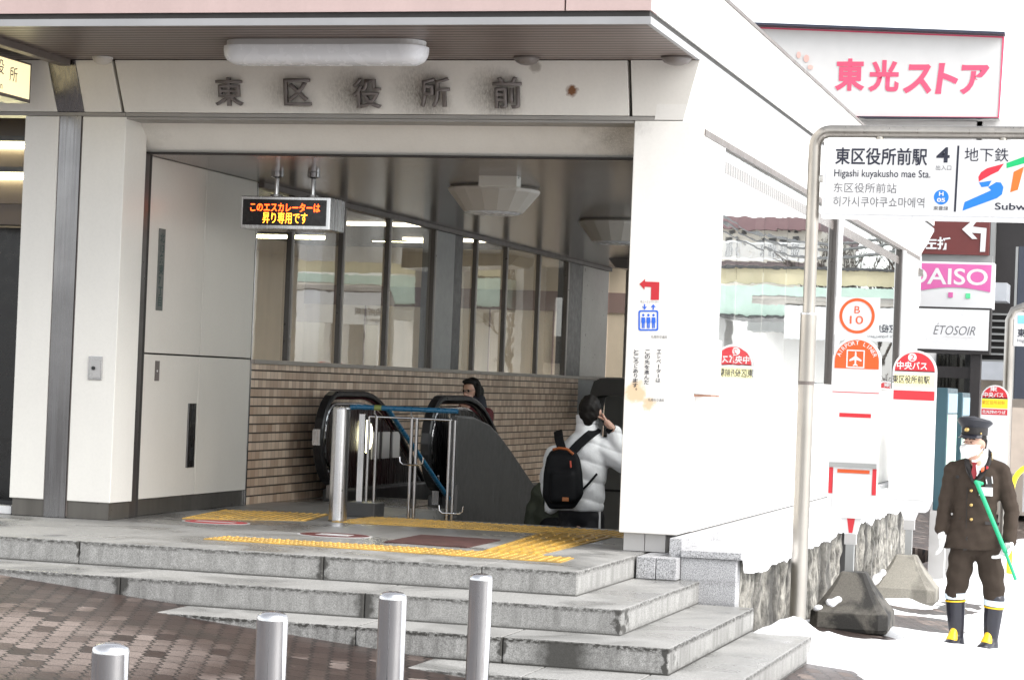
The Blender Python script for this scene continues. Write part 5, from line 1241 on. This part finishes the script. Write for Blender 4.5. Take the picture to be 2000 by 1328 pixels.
# trousers bloused into the boots
tr_ = [('c', Q(1900, 1062, .02), Q(1880, 1070, .02), .105, .10), ('c', Q(1900, 1062, .02), Q(1926, 1072, .02), .105, .10),
       ('c', Q(1881, 1072, .02), Q(1873, 1122, -.02), .102, .096), ('c', Q(1873, 1122, -.02), Q(1866, 1160, -.01), .092, .078),
       ('c', Q(1927, 1072, .02), Q(1938, 1125, .0), .102, .094), ('c', Q(1938, 1125, .0), Q(1943, 1172, .03), .094, .074)]
blob('trousers', 'trouser', W1, tr_, .010, 4, lambda c: .005*math.sin(c.z*48+c.x*25))
def boot(pts, toe, heel):
    (ta, ra), (tb_, rb), (tc, rc) = pts
    b = blob('boot', 'boot', W1, [('c', ta, tb_, ra, rb), ('c', tb_, tc, rb, rc), ('c', tc, heel, rc, .048, (1, 1, .8)), ('c', tc, toe, rc*.9, .046, (1, 1, .75)), ('c', heel, toe, .047, .050, (1, 1, .7))], .008, 4)
    ax = (tb_-ta).normalized()
    def band(name, m, t, h, k): 
        c = ta.lerp(tb_, t); r = (ra+(rb-ra)*t)*1.0+k
        MB().tube([c, c+ax*h], r, 24).build(name, m, b, smooth=True)
    band('reflective_band', 'reflect', .02, .042, .004); band('stripe', 'bootyellow', .30, .011, .003)
    n = (toe-tc); n.z = 0; n.normalize(); s = Vector((-n.y, n.x, 0))
    f = tc.lerp(toe, .5)
    blob('instep', 'bootyellow', b, [('c', tc+n*.042+EZ*.055, tc.lerp(toe, .62)+EZ*.014, .024, .046, (1, 1, .6))], .006, 3)
    MB().ball(heel-n*.02+EZ*.055, .03, (.9, .9, 1)).build('heel_patch', 'bootyellow', b, smooth=True)
    zb_ = min(toe.z, heel.z)-.045
    MB().loft([[heel.lerp(toe, .5)+n*((.165)*math.cos(a))+s*(.056*math.sin(a))+EZ*(zz-heel.lerp(toe, .5).z) for a in [2*math.pi*i/24 for i in range(24)]] for zz in (zb_, zb_+.022)]).build('sole', 'black', b)
boot([(Q(1866, 1156, -.005), .078), (Q(1867, 1205, .0), .068), (Q(1868, 1240, .01), .056)], Q(1853, 1259, -.11), Q(1872, 1257, .06))
boot([(Q(1943, 1170, .025), .078), (Q(1938, 1215, .035), .068), (Q(1935, 1248, .05), .056)], Q(1921, 1264, -.06), Q(1938, 1263, .10))
# gloved hands
def hand(wr, dirv, side, thumbdir, curl, m, parent, s=1.0, name='glove'):
    d = Vector(dirv).normalized(); sd_ = Vector(side).normalized(); n = d.cross(sd_)
    W_ = Vector(wr); caps = [('c', W_-d*.03*s, W_+d*.02*s, .028*s, .030*s)]
    caps += [('c', W_+d*.02*s+sd_*k*s, W_+d*.085*s+sd_*k*1.25*s, .016*s, .0135*s) for k in (-.026, -.009, .009, .026)]
    for k, L_ in ((-.031, .060), (-.011, .074), (.010, .070), (.030, .055)):
        p0 = W_+d*.085*s+sd_*k*s; t = d; p = p0; r_ = .0100*s
        for j in range(3):
            t = (t+n*curl).normalized(); q = p+t*L_*s/3*1.15; caps.append(('c', p, q, r_, r_*.93)); p = q; r_ *= .93
    tb0 = W_+d*.025*s+sd_*thumbdir*.028*s; tb1 = tb0+(d*.6+sd_*thumbdir*.75+n*.3*curl).normalized()*.042*s; tb2 = tb1+(d*.85+sd_*thumbdir*.25+n*curl).normalized()*.034*s
    caps += [('c', tb0, tb1, .014*s, .0115*s), ('c', tb1, tb2, .0115*s, .0095*s)]
    return blob(name, m, parent, caps, .0042*s, 2)
hand(Q(1839, 1043, -.02), (.05, -.1, -1), (.35, -.95, 0), 1, .28, 'glove', W1, .95)
hand(Q(1973, 1058, -.07), (-.35, -.35, -.85), (.6, -.75, .1), 1, .50, 'glove', W1, 1.2)
sk = thing('signal_stick', 'green stick held slanting across the uniformed man', 'stick', Q(1958, 1072, -.15))
c0, c1, c2, c3 = Q(1909, 945, -.16), Q(1964, 1078, -.165), Q(1984, 1132, -.17), Q(1998, 1156, -.17)
MB().tube([c0, c1], .0165, 14).build('shaft', 'cane', sk, smooth=True); MB().tube([c1, c2], .012, 12).build('lower_shaft', 'cane', sk, smooth=True); MB().tube([c2, c3], .003, 6).build('tip', 'palebase', sk)
blob('grip', 'cane', sk, [('c', Q(1906, 941, -.16), Q(1918, 944, -.15), .016, .014), ('c', Q(1909, 945, -.16), Q(1912, 952, -.16), .018, .017)], .005, 2)

# man with a phone and a backpack, going down the stairs
YM = 18.72
def G(u, v, dy=0.0): return at(u, v, YM+dy)
mz = -.16*3
W2 = thing('person', 'man seen from behind in white puffer jacket, holding a phone to his ear', 'person', (G(1130, 1000).x, YM, mz))
M['puffer'] = paint('white nylon', (.80, .81, .83), .5, var=.08, scale=14, bump=.5); M['pack'] = paint('black pack cloth', (.006, .0065, .008), .75, var=.2, spec=.2, bump=.3)
M['blacktrouser'] = paint('black track trousers', (.010, .010, .013), .55)
fl, frt = G(1112, 1190), G(1160, 1190); fl.z = frt.z = -.16*3-.10
hdm = G(1153, 802, .0)
blob('body', 'skin', W2, [('e', hdm, (.082, .096, .115)), ('c', hdm+Vector((.0, 0, -.05)), G(1147, 850, .02), .06, .06), ('c', G(1147, 850, .02), G(1140, 1000, .02), .1, .1), ('e', hdm+Vector((.085, -.005, -.01)), (.014, .02, .032)), ('c', hdm+Vector((.02, .08, -.02)), hdm+Vector((.02, .09, -.06)), .04, .03),
      ('c', G(1140, 1000, .02), G(1118, 1060, .0), .09, .07), ('c', G(1118, 1060, .0), G(1114, 1120, .05)+Vector((0, 0, .02)), .06, .045), ('c', G(1140, 1000, .02), G(1155, 1060, .0), .09, .07), ('c', G(1155, 1060, .0), G(1158, 1120, .05)+Vector((0, 0, .02)), .06, .045)], .011, 3)
blob('hair', 'hair', W2, [('e', hdm+Vector((-.002, -.012, .022)), (.096, .108, .116)), ('e', hdm+Vector((-.004, -.035, -.03)), (.086, .080, .078)), ('c', hdm+Vector((-.004, -.06, -.05)), hdm+Vector((-.006, -.05, -.095)), .055, .045)], .010, 3, lambda c: .003*math.sin(c.x*120+c.z*40)*math.sin(c.z*60))
jk2 = [('l', [(G(1147, 817, .01), .082, .09), (G(1147, 845, .01), .10, .10), (G(1143, 858, .01), .16, .12), (G(1135, 878, .01), .235, .145), (G(1130, 910, .01), .245, .165), (G(1127, 950, .01), .235, .17), (G(1128, 985, .01), .228, .165), (G(1130, 996, .01), .20, .15)]),
       ('c', G(1085, 890, .02), G(1074, 940, .04), .095, .09), ('c', G(1074, 940, .04), G(1078, 990, -.0), .085, .06),
       ('c', G(1178, 878, .02), G(1218, 905, .03), .105, .090), ('c', G(1218, 905, .03), G(1200, 845, .02), .085, .062)]
blob('jacket', 'puffer', W2, jk2, .011, 5, lambda c: .014*(abs(math.sin((c.z*1.0+.05*math.sin(c.x*7))*math.pi/.155))**.45-.7)+.004*math.sin(c.x*38+c.z*17)*math.sin(c.z*31))
MB().lathe(G(1147, 817, .01)+Vector((0, 0, -.0)), [(.080, -.05), (.092, -.04), (.095, .02), (.086, .03), (.07, .025)], 24).build('collar', 'puffer', W2, smooth=True)
blob('trousers', 'blacktrouser', W2, [('c', G(1128, 990, .02), G(1118, 1010, .02), .16, .12), ('c', G(1135, 990, .02), G(1152, 1012, .02), .16, .12), ('c', G(1116, 1010, .02), fl+Vector((0, 0, .12)), .115, .07), ('c', G(1154, 1010, .02), frt+Vector((0, 0, .12)), .115, .07)], .012, 4)
MB().tube([G(1171, 992, -.03), G(1171, 1030, -.05), G(1168, 1075, -.03)], .010, 8).build('side_stripe', 'white', W2)
for f in (fl, frt): blob('shoe', 'black', W2, [('c', f+Vector((0, -.05, .05)), f+Vector((0, .16, .035)), .05, .042)], .01, 3)
# backpack
bk = thing('backpack', 'black backpack with orange handle and small orange tag on the white puffer jacket', 'backpack', G(1100, 930, -.2))
bpk = [('h', [(G(1081, 886, -.22), .035), (G(1119, 888, -.22), .035), (G(1076, 897, -.26), .04), (G(1124, 899, -.26), .04), (G(1073, 925, -.27), .05), (G(1126, 925, -.27), .05), (G(1072, 966, -.27), .055), (G(1127, 962, -.27), .055), (G(1079, 984, -.25), .045), (G(1116, 983, -.25), .045), (G(1099, 880, -.21), .035), (G(1078, 890, -.16), .03), (G(1122, 890, -.16), .03)]), ('h', [(G(1083, 928, -.32), .03), (G(1115, 928, -.32), .03), (G(1081, 974, -.32), .035), (G(1117, 973, -.32), .035)])]
blob('pack', 'pack', bk, bpk, .011, 4)
MB().tube([G(1080, 878, -.26), G(1092, 875, -.275), G(1108, 877, -.28), G(1120, 887, -.27)], .011, 8).build('handle', paint('orange webbing', (.32, .085, .02), .6), bk, smooth=True)
for pth in ([(1090, 843, -.02), (1092, 858, -.135), (1097, 876, -.19)], [(1167, 838, .0), (1148, 852, -.125), (1130, 868, -.17), (1117, 882, -.2)]):
    pp_ = [G(*q) for q in pth]; b = MB(); rings = []
    for i, p_ in enumerate(pp_):
        t = (pp_[min(i+1, len(pp_)-1)]-pp_[max(i-1, 0)]).normalized(); s_ = t.cross(Vector((0, -1, .3))).normalized(); n_ = t.cross(s_)
        rings.append([p_+s_*(.036*a)+n_*(.014*c_) for a, c_ in ((-1, -1), (1, -1), (1, 1), (-1, 1))])
    b.loft(rings).build('strap', 'pack', bk, bevel=.004)
MB().tube([G(1166, 925, -.145), G(1150, 944, -.175), G(1132, 962, -.19)], .010, 8).build('strap', 'pack', bk)
pt_ = G(1104, 975, -.362); MB().box(pt_.x-.026, pt_.x+.026, pt_.y, pt_.y+.03, pt_.z-.016, pt_.z+.016).build('tag', paint('orange leather tag', (.36, .12, .03), .5), bk, bevel=.003)
MB().tube([G(1114, 900, -.315), G(1115, 913, -.335)], .007, 6).build('zip_pull', paint('red zip pull', (.45, .06, .03), .5), bk)
# right hand with the phone
ph = G(1174, 822, -.0)
hand(G(1196, 839, .0), (-.62, -.12, .78), (.15, -1, .0), -1, -.22, 'skin', W2, 1.05, 'hand')
blob('fingers', 'skin', W2, [('c', G(1187+a, 832-b_, -.045+.02*k), G(1176+a*.6, 811-b_, -.05+.02*k), .0105, .009) for k, (a, b_) in enumerate(((3, 0), (2, 2), (0, 3)))]+[('c', G(1196, 838, -.01), G(1186, 826, -.03), .034, .030)], .005, 2)
MB().tube([G(1197, 842, .0), G(1190, 834, .0)], .045, 16).build('cuff', 'pack', W2)
phn = thing('phone', 'dark phone held to the ear of the man in the white jacket', 'phone', ph)
ppos = G(1176, 822, -.01); rot_ = Matrix.Translation(ppos) @ Matrix.Rotation(R(-38), 4, 'Y')
MB().box(-.008, .008, -.036, .036, -.072, .072, rot_).build('case', 'black', phn, bevel=.003)

# person in olive ahead of him, mostly hidden
YO = 19.6
def O_(u, v, dy=0.0): return at(u, v, YO+dy)
W3 = thing('person', 'person in an olive jacket with a black rucksack, half hidden lower on the stairs', 'person', (O_(1075, 1000).x, YO, -.16*6))
M['olive'] = paint('olive jacket cloth', (.050, .058, .038), .7, var=.2)
hO = O_(1098, 905)
blob('body', 'skin', W3, [('e', hO, (.08, .095, .11)), ('c', hO, O_(1088, 960), .06, .08), ('c', O_(1088, 960), O_(1086, 1080), .1, .1), ('c', O_(1086, 1080), O_(1075, 1190)+Vector((0, 0, .0)), .08, .05), ('c', O_(1086, 1080), O_(1100, 1190), .08, .05)], .012, 3)
blob('hair', 'hair', W3, [('e', hO+Vector((0, -.015, .015)), (.094, .105, .11))], .012, 3)
blob('jacket', 'olive', W3, [('l', [(O_(1092, 942), .10, .10), (O_(1088, 955), .20, .13), (O_(1085, 1000), .22, .15), (O_(1086, 1075), .20, .15)]), ('c', O_(1060, 960, .0), O_(1042, 1008, -.02), .095, .085), ('c', O_(1042, 1008, -.02), O_(1040, 1060, -.05), .085, .06), ('c', O_(1125, 962, .0), O_(1136, 1010, .02), .085, .075)], .012, 4, lambda c: .006*math.sin(c.z*40+c.x*20))
blob('trousers', 'blacktrouser', W3, [('c', O_(1086, 1070), O_(1075, 1185), .12, .07), ('c', O_(1086, 1070), O_(1100, 1185), .12, .07)], .014, 3)
rk = thing('rucksack', 'black rucksack with white print worn over the olive jacket', 'backpack', O_(1075, 1010, -.2))
blob('pack', 'pack', rk, [('c', O_(1076, 982, -.2), O_(1094, 982, -.2), .07, .07), ('c', O_(1072, 1030, -.2), O_(1098, 1030, -.2), .09, .09)], .012, 4)
pt_ = O_(1070, 996, -.305)
blob('print', 'offwhite', rk, [('c', O_(1066, 997, -.27), O_(1075, 994, -.275), .012, .018)], .006, 1)

# woman riding up the escalator
YG = 22.0
def K(u, v, dy=0.0): return at(u, v, YG+dy)
W4 = thing('person', 'person with black hair, glasses and a dark red coat riding up the escalator', 'person', (K(920, 800).x, YG, -.85))
hw_ = K(919, 764)
wz = Vector((-.35, -.93, -.08)).normalized(); wx = Vector((.93, -.35, 0)).normalized()
def HW(a, b, c): return hw_+wx*a+wz*b+EZ*c
blob('body', 'skin', W4, [('e', HW(0, 0, .02), (.072, .084, .10)), ('e', HW(0, .03, -.05), (.056, .058, .062)), ('c', HW(0, .083, .0), HW(0, .094, -.022), .009, .014), ('c', HW(0, -.02, -.06), HW(0, -.02, -.16), .05, .055), ('c', HW(0, -.02, -.16), HW(0, 0, -.8), .12, .13), ('c', HW(-.06, 0, -.8), HW(-.07, 0, -1.42), .09, .05), ('c', HW(.06, 0, -.8), HW(.07, 0, -1.42), .09, .05)], .009, 2)
blob('hair', 'hair', W4, [('e', HW(0, -.028, .045), (.090, .092, .096)), ('e', HW(0, .030, .092), (.072, .058, .032)), ('c', HW(.082, -.01, .05), HW(.085, -.02, -.07), .030, .030), ('c', HW(-.080, -.01, .05), HW(-.080, -.02, -.05), .022, .020), ('c', HW(.03, -.07, .0), HW(.03, -.07, -.11), .07, .06)], .008, 3)
for sx_ in (-1, 1):
    MB().ball(HW(.030*sx_, .074, .008), .011, sub=2).build('eye', 'eyed', W4, smooth=True)
    MB().tube([HW(.030*sx_+.024*math.cos(R(t)), .088, .006+.017*math.sin(R(t))) for t in range(0, 361, 30)], .0026, 6).build('glasses_rim', 'brown', W4)
MB().tube([HW(-.006, .09, .008), HW(.006, .09, .008)], .0026, 6).tube([HW(.054, .086, .01), HW(.075, 0, .015)], .0026, 6).build('glasses_bridge', 'brown', W4)
MB().tube([HW(-.022, .078, -.058), HW(0, .086, -.056), HW(.022, .078, -.058)], .0055, 8).build('mouth', paint('lips', (.36, .10, .09), .4), W4)
blob('coat', paint('dark red coat', (.085, .010, .014), .8, var=.25), W4, [('l', [(HW(.01, -.02, -.12), .09, .09), (HW(.01, -.02, -.18), .20, .12), (HW(.01, -.02, -.45), .23, .15), (HW(.01, 0, -1.0), .25, .17)]), ('c', HW(.20, -.02, -.22), HW(.23, .02, -.5), .07, .06), ('c', HW(-.18, -.02, -.22), HW(-.22, .02, -.5), .07, .06)], .012, 4)
blob('scarf', paint('navy scarf', (.013, .014, .022), .85, var=.3), W4, [('c', HW(.03, -.01, -.11), HW(.09, -.03, -.14), .075, .075), ('c', HW(-.05, .01, -.13), HW(.05, -.02, -.13), .06, .06), ('c', HW(.10, -.04, -.08), HW(.11, -.04, -.16), .05, .06)], .010, 3)
